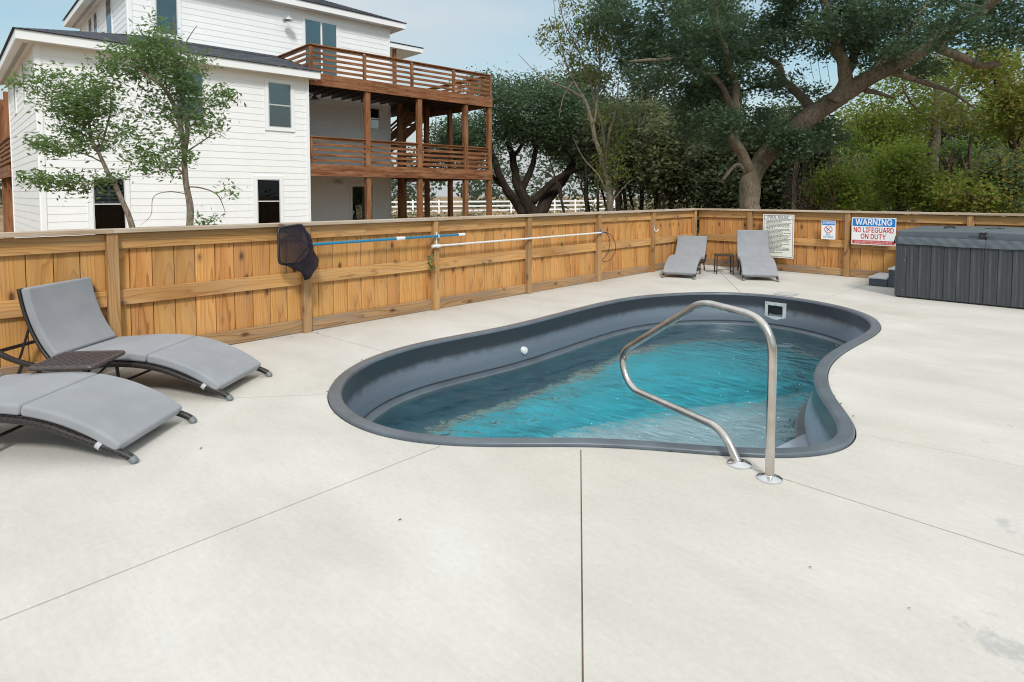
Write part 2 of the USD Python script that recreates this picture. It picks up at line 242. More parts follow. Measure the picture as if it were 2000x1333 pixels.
chrome = plain('polished_flange', (.70, .71, .72), .10, metallic=1., noise=.01)
coping_m = plain('graphite_coping', (.098, .118, .138), .33, noise=.10, scale=3.5, spec=.5)
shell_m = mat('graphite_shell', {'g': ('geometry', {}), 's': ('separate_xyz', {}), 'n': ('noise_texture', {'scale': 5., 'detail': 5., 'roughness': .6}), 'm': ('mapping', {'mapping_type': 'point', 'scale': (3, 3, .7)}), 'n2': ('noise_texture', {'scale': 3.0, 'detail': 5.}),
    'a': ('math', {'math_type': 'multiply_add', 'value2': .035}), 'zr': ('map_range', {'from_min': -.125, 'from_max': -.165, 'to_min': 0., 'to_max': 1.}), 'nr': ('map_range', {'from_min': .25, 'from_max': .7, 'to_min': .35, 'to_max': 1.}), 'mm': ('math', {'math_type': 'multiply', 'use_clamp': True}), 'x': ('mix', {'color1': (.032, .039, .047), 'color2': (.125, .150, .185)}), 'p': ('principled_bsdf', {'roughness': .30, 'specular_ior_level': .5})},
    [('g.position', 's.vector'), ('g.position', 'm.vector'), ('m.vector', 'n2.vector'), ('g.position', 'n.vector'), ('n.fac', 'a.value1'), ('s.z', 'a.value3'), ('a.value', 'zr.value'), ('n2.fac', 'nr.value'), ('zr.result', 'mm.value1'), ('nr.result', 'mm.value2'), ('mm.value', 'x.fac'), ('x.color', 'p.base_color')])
pool_deep = plain('blue_gelcoat', (.04, .50, .60), .5, noise=.22, scale=2.2)
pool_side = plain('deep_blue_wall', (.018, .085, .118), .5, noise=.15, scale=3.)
ledge_m = plain('pale_ledge', (.48, .60, .64), .5, noise=.10, scale=4.)
step_m = plain('pale_step', (.285, .325, .395), .4, noise=.08, scale=5.)
water_m = mat('pool_water_look', {'g': ('geometry', {}), 'm': ('mapping', {'mapping_type': 'point', 'rotation': (0, 0, -.75), 'scale': (.62, 1.5, 1)}), 'n': ('noise_texture', {'scale': 6.5, 'detail': 4., 'roughness': .55, 'distortion': .6}), 'n2': ('noise_texture', {'scale': 2.6, 'detail': 2.}),
    'cal': ('noise_texture', {'scale': .45, 'detail': 1.}), 's': ('separate_xyz', {}), 'cx': ('map_range', {'from_min': -4.2, 'from_max': -3.4, 'to_min': .04, 'to_max': 1.}), 'mu': ('math', {'math_type': 'multiply'}), 'ad': ('math', {'math_type': 'multiply_add', 'value2': 1.5}),
    'b': ('bump', {'strength': 1., 'distance': .12}), 'gl': ('glass_bsdf', {'color': (.90, .985, 1.), 'roughness': .0, 'IOR': 1.33})},
    [('g.position', 'm.vector'), ('m.vector', 'n.vector'), ('g.position', 'n2.vector'), ('g.position', 's.vector'), ('s.x', 'cx.value'), ('n2.fac', 'ad.value1'), ('n.fac', 'ad.value3'), ('ad.value', 'mu.value1'), ('cx.result', 'mu.value2'), ('mu.value', 'b.height'), ('b.normal', 'gl.normal')], surface='gl.BSDF')
tub_panel = [mat('tub_panel_' + 'abcd'[k], {'tc': ('texture_coordinate', {}), 'm': ('mapping', {'mapping_type': 'point', 'scale': (60, 60, 1.2) if k == 0 else (1.0, 45, 45), 'location': (k * 3.7, k * 5., 0)}), 'n': ('noise_texture', {'scale': 1., 'detail': 4.}), 'r': ('rgb_ramp', {'ramp': [(.28, (.022, .025, .030)), (.52, (.043, .047, .054)), (.62, (.06, .063, .07)), (.78, (.12, .12, .125))]}), 'p': ('principled_bsdf', {'roughness': .55})}, [('tc.object', 'm.vector'), ('m.vector', 'n.vector'), ('n.fac', 'r.fac'), ('r.color', 'p.base_color')]) for k in range(4)]
vinyl = plain('slate_vinyl', (.085, .105, .120), .45, noise=.07, scale=5., bump=.25, bscale=14.)
step_body = plain('slate_plastic', (.07, .095, .12), .5)
step_tread = plain('pale_tread', (.60, .61, .64), .6)
blue_m = plain('blue_pole', (.015, .19, .33), .3)
white_pl = plain('white_plastic', (.75, .75, .73), .4, noise=.02)
rope_m = plain('dark_blue_rope', (.025, .028, .05), .7)
net_m = mat('black_net', {'t': ('transparent_bsdf', {'color': (1, 1, 1)}), 'd': ('diffuse_bsdf', {'color': (.012, .012, .018)}), 'm': ('mix_closure', {'fac': .72})}, [('t.BSDF', 'm.closure1'), ('d.BSDF', 'm.closure2')], surface='m.closure')
sign_white = plain('sign_white', (.82, .83, .83), .4, noise=.01)
sign_cream = plain('sign_cream', (.80, .79, .70), .4, noise=.02)
sign_blue = plain('sign_blue', (.012, .19, .56), .4, noise=.02); sign_lblue = plain('sign_pale_blue', (.10, .33, .58), .4); sign_red = plain('sign_red', (.55, .018, .022), .4, noise=.03); sign_navy = plain('sign_navy', (.07, .07, .16), .4); sign_ink = plain('sign_ink', (.05, .05, .07), .5)
def bark(name, c1, c2, scale=9.):
    return mat(name, {'g': ('geometry', {}), 'm': ('mapping', {'mapping_type': 'point', 'scale': (1, 1, .35)}), 'n': ('noise_texture', {'scale': scale, 'detail': 6., 'roughness': .7, 'distortion': .6}), 'r': ('rgb_ramp', {'ramp': [(.32, c2), (.62, c1)]}), 'n2': ('noise_texture', {'scale': 1.2, 'detail': 3.}), 'r2': ('rgb_ramp', {'ramp': [(.35, (.7, .72, .66)), (.65, (1.15, 1.1, 1.05))]}), 'x': ('mix', {'mix_type': 'multiply', 'fac': 1.}), 'b': ('bump', {'strength': .9, 'distance': .03}), 'p': ('principled_bsdf', {'roughness': .9, 'specular_ior_level': .15})},
        [('g.position', 'm.vector'), ('m.vector', 'n.vector'), ('n.fac', 'r.fac'), ('g.position', 'n2.vector'), ('n2.fac', 'r2.fac'), ('r.color', 'x.color1'), ('r2.color', 'x.color2'), ('x.color', 'p.base_color'), ('n.fac', 'b.height'), ('b.normal', 'p.normal')])
bark_oak = bark('oak_bark', (.235, .20, .16), (.085, .07, .053), 22.)
bark_dark = bark('dark_bark', (.060, .047, .038), (.020, .016, .013))
bark_grey = bark('grey_bark', (.30, .255, .215), (.10, .08, .065), 20.)
bark_brown = bark('brown_bark', (.11, .075, .058), (.035, .025, .02))
def leaf(name, a, b, c=None, spec=.35, trans=.36):
    c = c or b
    return mat(name, {'g': ('geometry', {}), 'n': ('noise_texture', {'scale': .8, 'detail': 3.}), 'ad': ('math', {'math_type': 'multiply_add', 'value2': .55}), 'su': ('math', {'math_type': 'multiply', 'value2': .62}), 'r': ('rgb_ramp', {'ramp': [(.12, a), (.5, b), (.88, c)]}), 'p': ('principled_bsdf', {'roughness': .5, 'specular_ior_level': spec}), 'tr': ('translucent_bsdf', {}), 'm': ('mix_closure', {'fac': trans})},
        [('g.position', 'n.vector'), ('n.fac', 'ad.value1'), ('g.random_per_island', 'ad.value3'), ('ad.value', 'su.value1'), ('su.value', 'r.fac'), ('r.color', 'p.base_color'), ('r.color', 'tr.color'), ('p.BSDF', 'm.closure1'), ('tr.BSDF', 'm.closure2')], surface='m.closure')
leaf_oak = leaf('oak_leaf', (.066, .115, .060), (.125, .20, .102), (.23, .30, .175), .35)
leaf_oak2 = leaf('live_oak_leaf', (.075, .125, .06), (.14, .21, .105), (.22, .29, .155), .3)
leaf_wood = leaf('dark_wood_leaf', (.07, .092, .046), (.13, .16, .082), (.23, .235, .13), .2)
leaf_olive = leaf('olive_leaf', (.11, .13, .058), (.21, .22, .095), (.34, .29, .14), .2)
leaf_yel = leaf('yellow_green_leaf', (.14, .22, .03), (.30, .36, .05), (.58, .46, .08), .2, .45)
leaf_aut = leaf('autumn_leaf', (.19, .20, .045), (.36, .27, .065), (.55, .25, .09), .2, .45)
leaf_brown = leaf('dry_leaf', (.10, .11, .04), (.17, .12, .05), (.40, .19, .05), .3, .35)
leaf_myrtle = leaf('myrtle_leaf', (.12, .20, .065), (.21, .31, .105), (.40, .45, .19), .4, .4)
leaf_far = leaf('far_leaf', (.06, .085, .05), (.09, .12, .07), (.14, .16, .09))

# ================================================================== the setting: ground, deck slabs, pool
FX, FY = -6.24, 12.46          # fronts of the two fences
outline = np.array([(-4.19, 2.35), (-4.39, 2.5), (-4.57, 2.7), (-4.75, 2.96), (-4.88, 3.27), (-4.95, 3.68), (-4.95, 4.03), (-4.91, 4.37), (-4.87, 4.76), (-4.86, 5.23), (-4.9, 5.83), (-4.95, 6.5), (-4.97, 7.18), (-4.9, 7.83), (-4.7, 8.33), (-4.45, 8.76), (-4.13, 9.07), (-3.76, 9.27), (-3.36, 9.35), (-2.92, 9.27), (-2.49, 9.08), (-2.15, 8.82), (-1.88, 8.44), (-1.74, 8.07), (-1.67, 7.65), (-1.68, 7.15), (-1.7, 6.71), (-1.7, 6.23), (-1.66, 5.83), (-1.6, 5.53), (-1.5, 5.24), (-1.38, 4.96), (-1.23, 4.69), (-1.11, 4.5), (-1.03, 4.34), (-0.99, 4.21), (-0.98, 4.05), (-1.0, 3.91), (-1.05, 3.8), (-1.14, 3.68), (-1.26, 3.58), (-1.39, 3.48), (-1.52, 3.39), (-1.66, 3.3), (-1.81, 3.23), (-1.95, 3.14), (-2.09, 3.04), (-2.23, 2.93), (-2.35, 2.8), (-2.47, 2.67), (-2.59, 2.55), (-2.72, 2.43), (-2.86, 2.32), (-3.03, 2.23), (-3.24, 2.16), (-3.47, 2.14), (-3.72, 2.17), (-3.94, 2.23)])
def resample(P, n):
    Q = np.vstack([P, P[:1]]); s = np.r_[0, np.cumsum(np.linalg.norm(np.diff(Q, axis=0), axis=1))]; t = np.linspace(0, s[-1], n, endpoint=False)
    return np.c_[np.interp(t, s, Q[:, 0]), np.interp(t, s, Q[:, 1])]
NP_ = 300
ol = resample(catmull(outline, 5, True), NP_)
k = np.exp(-.5 * (np.arange(-12, 13) / 4.5) ** 2); k /= k.sum()
for c in range(2): ol[:, c] = np.convolve(np.r_[ol[-12:, c], ol[:, c], ol[:12, c]], k, 'valid')
tn = np.roll(ol, -1, 0) - np.roll(ol, 1, 0); tn /= np.linalg.norm(tn, axis=1, keepdims=True); nrm = np.c_[-tn[:, 1], tn[:, 0]]
if sg.Polygon(ol + nrm * .05).area > sg.Polygon(ol).area: nrm = -nrm      # inward
pool_poly = sg.Polygon(ol)
def ring(off): return ol + nrm * off
def loft(rows):
    v = np.vstack([np.c_[ring(o), np.full(NP_, z)] for o, z in rows]); f = []; i = np.arange(NP_); j = (i + 1) % NP_
    for r in range(len(rows) - 1): f += [np.stack([r * NP_ + i, r * NP_ + j, (r + 1) * NP_ + j], 1), np.stack([r * NP_ + i, (r + 1) * NP_ + j, (r + 1) * NP_ + i], 1)]
    return trimesh.Trimesh(v, np.vstack(f), process=False)

# ground: one wide sheet round the deck, with low swells far away
gx = np.unique(np.r_[-400, -250, -160, np.linspace(-110, -6.4, 40), np.linspace(-6.4, 5.6, 5), np.linspace(5.6, 60, 14), 120, 250, 400]); gy = np.unique(np.r_[-400, -200, -80, np.linspace(-40, -5.6, 8), np.linspace(-5.6, 12.66, 6), np.linspace(12.66, 110, 40), 160, 250, 400])
X, Y = np.meshgrid(gx, gy, indexing='ij'); dist = np.maximum(np.maximum(-6.4 - X, X - 5.6), np.maximum(-5.6 - Y, Y - 12.66)); q_ = np.clip(dist / 40, 0, 1)
Zg = -.06 - .32 * q_ + (meshkit.noise(np.stack([X * .12, Y * .12, 0 * X], -1), 3) - .5) * .25 * np.clip(dist / 12, 0, 1)
idx = np.arange(X.size).reshape(X.shape); fa = []
for i in range(len(gx) - 1):
    for j in range(len(gy) - 1):
        if -6.41 < (gx[i] + gx[i + 1]) / 2 < 5.61 and -5.61 < (gy[j] + gy[j + 1]) / 2 < 12.67: continue
        fa += [[idx[i, j], idx[i + 1, j], idx[i + 1, j + 1]], [idx[i, j], idx[i + 1, j + 1], idx[i, j + 1]]]
put('ground', trimesh.Trimesh(np.stack([X, Y, Zg], -1).reshape(-1, 3), np.array(fa), process=False), ground_mat, kind='structure')

deck = thing('pool_deck', 'pale broom-finished concrete deck in large slabs round the pool', kind='structure')
whole = sg.box(-6.40, -5.6, 5.6, 12.66).difference(pool_poly.buffer(.007))
cuts = [((-1.36, 3.345), (6, 3.20)), ((-2.183, 2.90), (4.6, -6)), ((-2.828, 2.35), (-2.70, -6)), ((-2.863, 9.3), (-2.70, 12.8)), ((-4.20, 2.38), (-6.6, -.52)), ((-6.5, 3.35), (-4.85, 3.43)), ((-1.65, 6.53), (6, 7.23)), ((-1.03, 4.315), (6, 5.25)), ((-3.83, 9.14), (-6.15, 12.9))]
slit = so.unary_union([sg.LineString(c).buffer(.0034 if k == 1 else .0046 if k not in (6, 7) else .0022, cap_style=2) for k, c in enumerate(cuts)])
for g in sorted(whole.difference(slit).geoms, key=lambda g: g.bounds):
    put('slab', extrude(g, .10, -.10), concrete, deck)
put('joint_bed', extrude(whole.difference(pool_poly.buffer(.02)), .02, -.027), joint_fill, deck)

pool = thing('swimming_pool', 'kidney-shaped in-ground pool with a dark graphite rim', 'swimming pool')
put('coping', loft([(0, -.09), (.001, .012), (.006, .020), (.014, .023), (.080, .023), (.091, .019), (.098, .010), (.101, -.004)]), coping_m, pool, smooth=50)
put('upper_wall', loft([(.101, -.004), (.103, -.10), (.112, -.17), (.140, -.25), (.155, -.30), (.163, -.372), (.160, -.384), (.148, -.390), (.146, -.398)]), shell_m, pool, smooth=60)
put('water_line_ledge', loft([(.146, -.398), (.158, -.404), (.205, -.412), (.222, -.416), (.230, -.424), (.236, -.46), (.24, -.52)]), coping_m, pool, smooth=50)
put('deep_wall', loft([(.24, -.52), (.27, -.9), (.31, -1.12), (.38, -1.24), (.50, -1.30)]), pool_side, pool, smooth=60)
floor_poly = sg.Polygon(ring(.38)).buffer(0)
fl = extrude(sg.Polygon(ring(.44)).buffer(0), .02, -1.30); put('floor', fl, pool_deep, pool)
# silt gathered in an uneven band along the foot of the wall
s_out = ring(.47) ; wob = .03 + .12 * meshkit.fbm(np.c_[ol * 1.7, np.zeros(NP_)], 4, 5) + .05 * meshkit.fbm(np.c_[ol * 9, np.zeros(NP_)], 3, 9)
s_in = ol + nrm * (.47 + wob)[:, None]; keep = (ol[:, 0] < -2.2) & (ol[:, 1] > 2.3)
sv = np.vstack([np.c_[s_out, np.full(NP_, -1.266)], np.c_[s_in, np.full(NP_, -1.272)]]); i = np.arange(NP_); j = (i + 1) % NP_
sf = np.vstack([np.stack([i, j, NP_ + j], 1)[keep], np.stack([i, NP_ + j, NP_ + i], 1)[keep]])
silt = plain('pale_silt', (.34, .36, .29), .9, noise=.2, scale=6.)
put('silt', trimesh.Trimesh(sv, sf, process=False), silt, pool, kind='stuff')
inner = sg.Polygon(ring(.255)).buffer(0)
bench = inner.intersection(sg.Polygon([(-3.35, 1.8), (-3.25, 4.05), (-2.72, 5.3), (-2.32, 5.97), (-2.05, 6.55), (-1.2, 7.3), (0, 7), (0, 1.8)]))
bench = bench if bench.geom_type == 'Polygon' else max(bench.geoms, key=lambda g: g.area)
put('sun_shelf', extrude(bench, .58, -1.24), ledge_m, pool)
st = sg.Polygon(ring(.15)).buffer(0).intersection(sg.Polygon([(-1.9, 3.0), (-1.73, 4.30), (-1.69, 4.75), (-1.62, 5.2), (-1.50, 5.42), (-1.2, 5.6), (0, 5.5), (0, 3.0)]).buffer(-.03).buffer(.03))
st = st if st.geom_type == 'Polygon' else max(st.geoms, key=lambda g: g.area)
put('entry_step', extrude(st, .40, -.80), step_m, pool)
# skimmer mouth in the far end, return jet in the long wall
def wall_at(p, off=0.0):
    i = int(np.argmin(np.linalg.norm(ol - np.array(p), axis=1))); return np.r_[ol[i] + nrm[i] * off, 0], np.r_[nrm[i], 0], np.r_[tn[i], 0]
p, n_, t_ = wall_at((-3.36, 9.35), .135); ey = np.array([0, 0, 1.0]); Mk = T(p + np.array([0, 0, -.19]), np.cross(ey, n_), ey, n_)
skf = plain('skimmer_grey', (.52, .53, .53), .4); fr = extrude(sg.box(-.15, -.125, .15, .125).difference(sg.box(-.105, -.08, .105, .08)), .022, .0); put('skimmer_frame', fr, skf, pool, M=Mk)
put('skimmer_mouth', cat([box(-.105, .105, -.08, .08, -.005, .003), box(-.105, -.095, -.08, .08, .003, .02), box(-.05, .05, -.05, .02, .003, .008)]), black_m, pool, M=Mk)
for sx in (-.127, 0, .127):
    for sy in (-.102, .102): put('screw', trimesh.creation.cylinder(radius=.006, height=.006, sections=8), chrome, pool, M=Mk @ T((sx, sy, .024)))
p, n_, t_ = wall_at((-4.86, 5.15), .155); Mk = T(p + np.array([0, 0, -.27]), np.cross(ey, n_), ey, n_)
put('return_jet', cat([tube([(0, 0, -.02), (0, 0, .02)], .042, 20), tube([(0, 0, .02), (0, 0, .032)], .026, 16)]), white_pl, pool, M=Mk, smooth=40)
for q in ((-1.95, 7.25), (-3.0, 8.6)):
    put('drain_cover', tube([(*q, -.95), (*q, -.92)], .11, 20), ledge_m, pool)
wp = sg.Polygon(ring(.232)).buffer(0).difference(st.buffer(-.004))
wpoly = wp if wp.geom_type == 'Polygon' else max(wp.geoms, key=lambda g: g.area)
wv, wf = trimesh.creation.triangulate_polygon(wpoly, engine='earcut')
wm = trimesh.Trimesh(np.c_[wv, np.full(len(wv), -.428)], wf, process=False)
if wm.face_normals[:, 2].mean() < 0: wm.invert()
put('pool_water', wm, water_m, kind='structure')
lid = thing('access_hatch', 'square pale access hatch set in the concrete behind the pool', 'hatch')
put('lid', box(-.125, .125, -.125, .125, .002, .010), plain('lid_plastic', (.44, .45, .44), .5), lid, M=T((-3.37, 9.62, 0)))
put('rim', extrude(sg.box(-.14, -.14, .14, .14).difference(sg.box(-.128, -.128, .128, .128)), .008, .002), plain('lid_rim', (.36, .36, .35), .5), lid, M=T((-3.37, 9.62, 0)))

# ================================================================== handrail
A, B = np.array([-1.405, 3.347, 0]), np.array([-1.214, 3.287, 0]); d = np.array([-.954, .299, 0])
R = lambda s, z: B + d * s + np.array([0, 0, z])
rail = thing('pool_handrail', 'bent stainless steel handrail leaning out over the near end of the pool', 'handrail')
hp = fillet([R(0, 0), R(0, .862), R(.505, .880), R(1.262, .395), R(1.16, .172), R(.33, .165), R(.20, .0)], [0, .20, .09, .13, .15, .16, 0], 14)
put('rail', tube(hp, .0235, 20), steel, rail, smooth=True)
fl = trimesh.creation.revolve(np.array([(0.0, .026), (.025, .026), (.028, .022), (.060, .013), (.066, .008), (.066, .0), (0.0, .0)]), sections=36)
for q in (B, A + np.array([0, 0, 0])): put('base_flange', fl, chrome, rail, smooth=35, M=T(q))

# ================================================================== fences
def fence(name, label, O, U, N, L, posts, board_phase, gap_at=None):
    """O start at ground on the post fronts, U along, N towards the pool"""
    O, U, N = (np.array(v, float) for v in (O, U, N)); W = lambda s, n, z: O + U * s + N * n + np.array([0, 0, z])
    f = thing(name, label, 'fence')
    s = board_phase
    while s < L:
        w = .1865 + rng.normal(0, .0007); e = min(s + w - .006, L)
        if e - s > .04: board(f, 'picket', W((s + e) / 2, -.105 + rng.normal(0, .0015), .045), W((s + e) / 2, -.105 + rng.normal(0, .0015), 1.165), e - s, .018, m_picket, face=N, c=.002)
        if s + w < L - .05: board(f, 'batten', W(s + w - .002, -.122, .05), W(s + w - .002, -.122, 1.16), .06, .012, m_kick, face=N, c=.002)
        s += w
    prev = 0.0
    ps = sorted(posts)
    for q in ps: board(f, 'post', W(q, -.045, .002), W(q, -.045, 1.182), .089, .089, m_post, face=N, c=.004)
    edges = [0.0] + ps + [L]
    for a, b in zip(edges[:-1], edges[1:]):
        a2, b2 = a + (.047 if a in ps else 0), b - (.047 if b in ps else 0)
        if b2 - a2 < .1: continue
        for z, w, m, nm in ((.074, .140, m_kick, 'bottom_rail'), (.605, .140, m_rail, 'middle_rail'), (1.105, .140, m_rail, 'top_rail')):
            board(f, nm, W(a2, -.072, z + rng.normal(0, .003)), W(b2, -.072, z + rng.normal(0, .003)), w, .036, m, face=N, c=.004)
    c = 0.0; cl = [0.0] + [q for k, q in enumerate(ps) if k % 2 == 0] + [L]
    cl = sorted(set(cl))
    for a, b in zip(cl[:-1], cl[1:]):
        if b - a > .05: board(f, 'cap_board', W(a + .001, -.055, 1.2015), W(b - .001, -.055, 1.2015), .150, .038, m_cap, face=(0, 0, 1), c=.004)
    return f
Y0 = -2.3
fence('wooden_fence', 'golden timber picket fence along the left side of the pool, holding the poles', (FX, Y0, 0), (0, 1, 0), (1, 0, 0), FY - Y0 + .03, [y - Y0 for y in (-2.17, -.34, 1.49, 3.32, 5.15, 6.985, 8.815, 10.625, 12.36)], .03)
fence('wooden_fence', 'golden timber picket fence across the far end, carrying three signs', (FX - .02, FY, 0), (1, 0, 0), (0, -1, 0), 9.6, [x - FX + .02 for x in (-5.12, -3.30, -1.47, .36, 2.19)], .0)

# ================================================================== signs
def sign_frame(x0, x1, z0, z1, off=.045):
    return T((x0, FY - off, z0), (1, 0, 0), (0, 0, 1), (0, -1, 0)), x1 - x0, z1 - z0
def lettering(text, x, y, h, width=None, z=.004, bold=False, centre=True, depth=.0015):
    m = meshkit.text_mesh(text, h, depth, bold); b = m.bounds; w = b[1][0] - b[0][0]
    sx = 1 if width is None else width / w
    m.apply_transform(np.diag([sx, 1, 1, 1])); b = m.bounds
    m.apply_translation([x - (b[0][0] + b[1][0]) / 2 if centre else x - b[0][0], y - b[0][1], z]); return m
# warning sign (stands proud of top and middle rail)
Mw, w, h = sign_frame(-3.215, -2.512, .616, 1.106, .040)
s = thing('warning_sign', 'blue, white and red sign reading WARNING NO LIFEGUARD ON DUTY', 'sign')
put('plate', box(0, w, 0, h, 0, .003), sign_white, s, M=Mw)
put('header', box(.014, w - .014, .335, h - .014, .003, .0042), sign_blue, s, M=Mw)
put('warning_lettering', lettering('WARNING', w / 2, .356, .105, .58, z=.0042, bold=True), sign_white, s, M=Mw)
put('message_lettering', cat([lettering('NO LIFEGUARD', w / 2, .222, .088, .635, bold=True, z=.003), lettering('ON DUTY', w / 2, .105, .088, .40, bold=True, z=.003)]), sign_red, s, M=Mw)
put('footer', box(.014, w - .014, .014, .082, .003, .0042), sign_red, s, M=Mw)
put('footer_lettering', cat([lettering('CHILDREN UNDER THE AGE OF 14 SHALL NOT USE POOL', w / 2, .052, .019, .60, z=.0042), lettering('WITHOUT A PARENT OR ADULT GUARDIAN IN ATTENDANCE', w / 2, .023, .019, .60, z=.0042)]), sign_white, s, M=Mw)
for x in (.02, w - .02):
    for y in (.02 + .0, h - .02): put('screw', trimesh.creation.cylinder(radius=.008, height=.004, sections=10), galv, s, M=Mw @ T((x, y, .0055)))
# no diving sign
Ma, w, h = sign_frame(-3.732, -3.486, .684, 1.031, .040)
s = thing('no_diving_sign', 'small white and blue NO DIVING sign with a red crossed circle', 'sign')
put('plate', box(0, w, 0, h, 0, .003), sign_white, s, M=Ma)
put('header', box(.008, w - .008, .267, h - .010, .003, .0042), sign_blue, s, M=Ma)
put('header_lettering', lettering('ATTENTION', w / 2, .283, .036, .205, z=.0042, bold=True), sign_white, s, M=Ma)
c = sg.Point(w / 2, .187); bar = affinity.rotate(sg.box(w / 2 - .066, .187 - .006, w / 2 + .066, .187 + .006), -42)
put('crossed_circle', extrude(so.unary_union([c.buffer(.070).difference(c.buffer(.060)), bar]), .0016, .003), sign_red, s, M=Ma)
dv = so.unary_union([sg.LineString([(w / 2 - .03, .150), (w / 2, .182), (w / 2 + .032, .222)]).buffer(.006), sg.LineString([(w / 2 - .004, .180), (w / 2 - .034, .196)]).buffer(.005), sg.Point(w / 2 - .012, .160).buffer(.009)])
put('diver', extrude(dv, .001, .003), sign_lblue, s, M=Ma)
put('message_lettering', cat([lettering('NO', w / 2, .075, .030, .07, z=.003, bold=True), lettering('DIVING', w / 2, .028, .034, .17, z=.003, bold=True)]), sign_lblue, s, M=Ma)
# pool rules sign
Mr, w, h = sign_frame(-4.828, -4.226, .272, 1.128, .040)
s = thing('pool_rules_sign', 'tall cream POOL RULES sign partly hidden behind a lounger back', 'sign')
put('plate', box(0, w, 0, h, 0, .003), sign_cream, s, M=Mr)
outer = sg.box(.018, .018, w - .018, h - .018)
put('border', extrude(so.unary_union([outer.difference(outer.buffer(-.009)), sg.box(.018, h - .098, w - .018, h - .090)]), .0012, .003), sign_navy, s, M=Mr)
put('title_lettering', lettering('POOL RULES', w / 2 - .01, h - .080, .050, .40, z=.003, bold=True), sign_navy, s, M=Mr)
q = np.random.default_rng(3); marks = []; yy = h - .125; row = 0
while yy > .055:
    x = .072 if row % 3 else .058; end = w - q.choice([.06, .09, .20, .34], p=[.45, .25, .2, .1])
    if row % 3 == 0: marks.append(box(.040, .047, yy, yy + .010, .003, .004))
    while x < end - .03:
        l = q.uniform(.012, .05); marks.append(box(x, min(x + l, end), yy, yy + .0115, .003, .004)); x += l + .008
    yy -= .0245; row += 1
    if 26 < row < 28: yy -= .02
put('rule_lines', cat(marks), sign_ink, s, M=Mr, kind='stuff')

# ================================================================== the white house (own axes: x out towards the pool, y along the front to the right)
HP, HR = (-17.6, 9.5, 0), -3.5
house = thing('white_house', 'white three-storey house with lap siding and grey shingle roofs beyond the fence', 'house', loc=HP, rz=HR)
GZ = -.25
def wall(name, o, al, nr, L, z0, z1, openings=(), corner=(True, True), thick=.14):
    """a siding wall: o its lower start, al along it, nr outward; openings (a0, a1, z0, z1) keep the boards away"""
    o, al, nr = (np.array(v, float) for v in (o, al, nr)); M = T(o, al, np.cross((0, 0, 1.0), al), (0, 0, 1))
    s = 1 if np.cross((0, 0, 1.0), al) @ nr > 0 else -1
    w = put(name, box(0, L, *(sorted((-s * thick, 0))), z0, z1), trim, house, M=M)
    ex = .186; z = z0
    while z < z1 - .02:
        e = min(z + ex, z1); segs = [(.10 if corner[0] else 0, L - (.10 if corner[1] else 0))]
        for a0, a1, b0, b1 in openings:
            if b0 < e - .01 and b1 > z + .01:
                n = []
                for p, q in segs:
                    if a1 <= p or a0 >= q: n.append((p, q)); continue
                    if a0 - p > .03: n.append((p, a0 - .004))
                    if q - a1 > .03: n.append((a1 + .004, q))
                segs = n
        for p, q in segs:
            pr = prism([(0, 0), (s * .013, 0), (s * .013, .005), (s * .005, e - z - .0015), (0, e - z - .0015)], q - p)
            put('siding_board', pr, siding, w, M=T((p, 0, z)))
        z += ex
    for c, x0 in ((corner[0], 0.0), (corner[1], L - .098)):
        if c: put('corner_trim', box(x0, x0 + .098, *(sorted((0, s * .03))), z0, z1), trim, w)
    return w, M, s
def window(M, s, a0, a1, z0, z1, mid=None, blind=blind_m, pane=pane_m, door=False, extra=None, tw=.10):
    """trim, sash, panes and blind on the wall frame M; a along the wall"""
    Y = lambda p, q: sorted((s * p, s * q))
    W = sg.box(a0 - tw, z0 - tw, a1 + tw, z1 + tw).difference(sg.box(a0, z0, a1, z1))
    up = lambda poly, n0, n1: (lambda m: (m.apply_transform(np.array([[1, 0, 0, 0], [0, 0, s, 0], [0, 1, 0, 0], [0, 0, 0, 1.]])), m)[1])(extrude(poly, n1 - n0, n0))
    w = put('sliding_door' if door == 'slide' else 'door' if door else 'window', fixed(up(W, .001, .034)), trim, house, M=M)
    put('blind', box(a0, a1, *Y(.002, .006), z0, z1), blind, w)
    f = sg.box(a0, z0, a1, z1).difference(sg.box(a0 + .028, z0 + .028, a1 - .028, z1 - .028))
    put('sash', fixed(up(f, .007, .028)), trim if door else sash, w)
    if mid is not None:
        if door == 'slide': put('meeting_stile', box(mid - .03, mid + .03, *Y(.007, .030), z0 + .028, z1 - .028), trim, w); ps = [(a0 + .028, mid - .03, z0 + .028, z1 - .028), (mid + .03, a1 - .028, z0 + .028, z1 - .028)]
        else: put('meeting_rail', box(a0 + .028, a1 - .028, *Y(.007, .030), mid - .018, mid + .018), sash, w); ps = [(a0 + .028, a1 - .028, z0 + .028, mid - .018), (a0 + .028, a1 - .028, mid + .018, z1 - .028)]
    else: ps = [(a0 + .028, a1 - .028, z0 + .028, z1 - .028)]
    for x0, x1, b0, b1 in ps: put('pane', box(x0, x1, *Y(.014, .017), b0, b1), pane, w)
    if extra: extra(w, Y)
    return w
def fixed(m):
    if m.volume < 0: m.invert()
    return m
X_, Y_ = (1, 0, 0), (0, 1, 0)
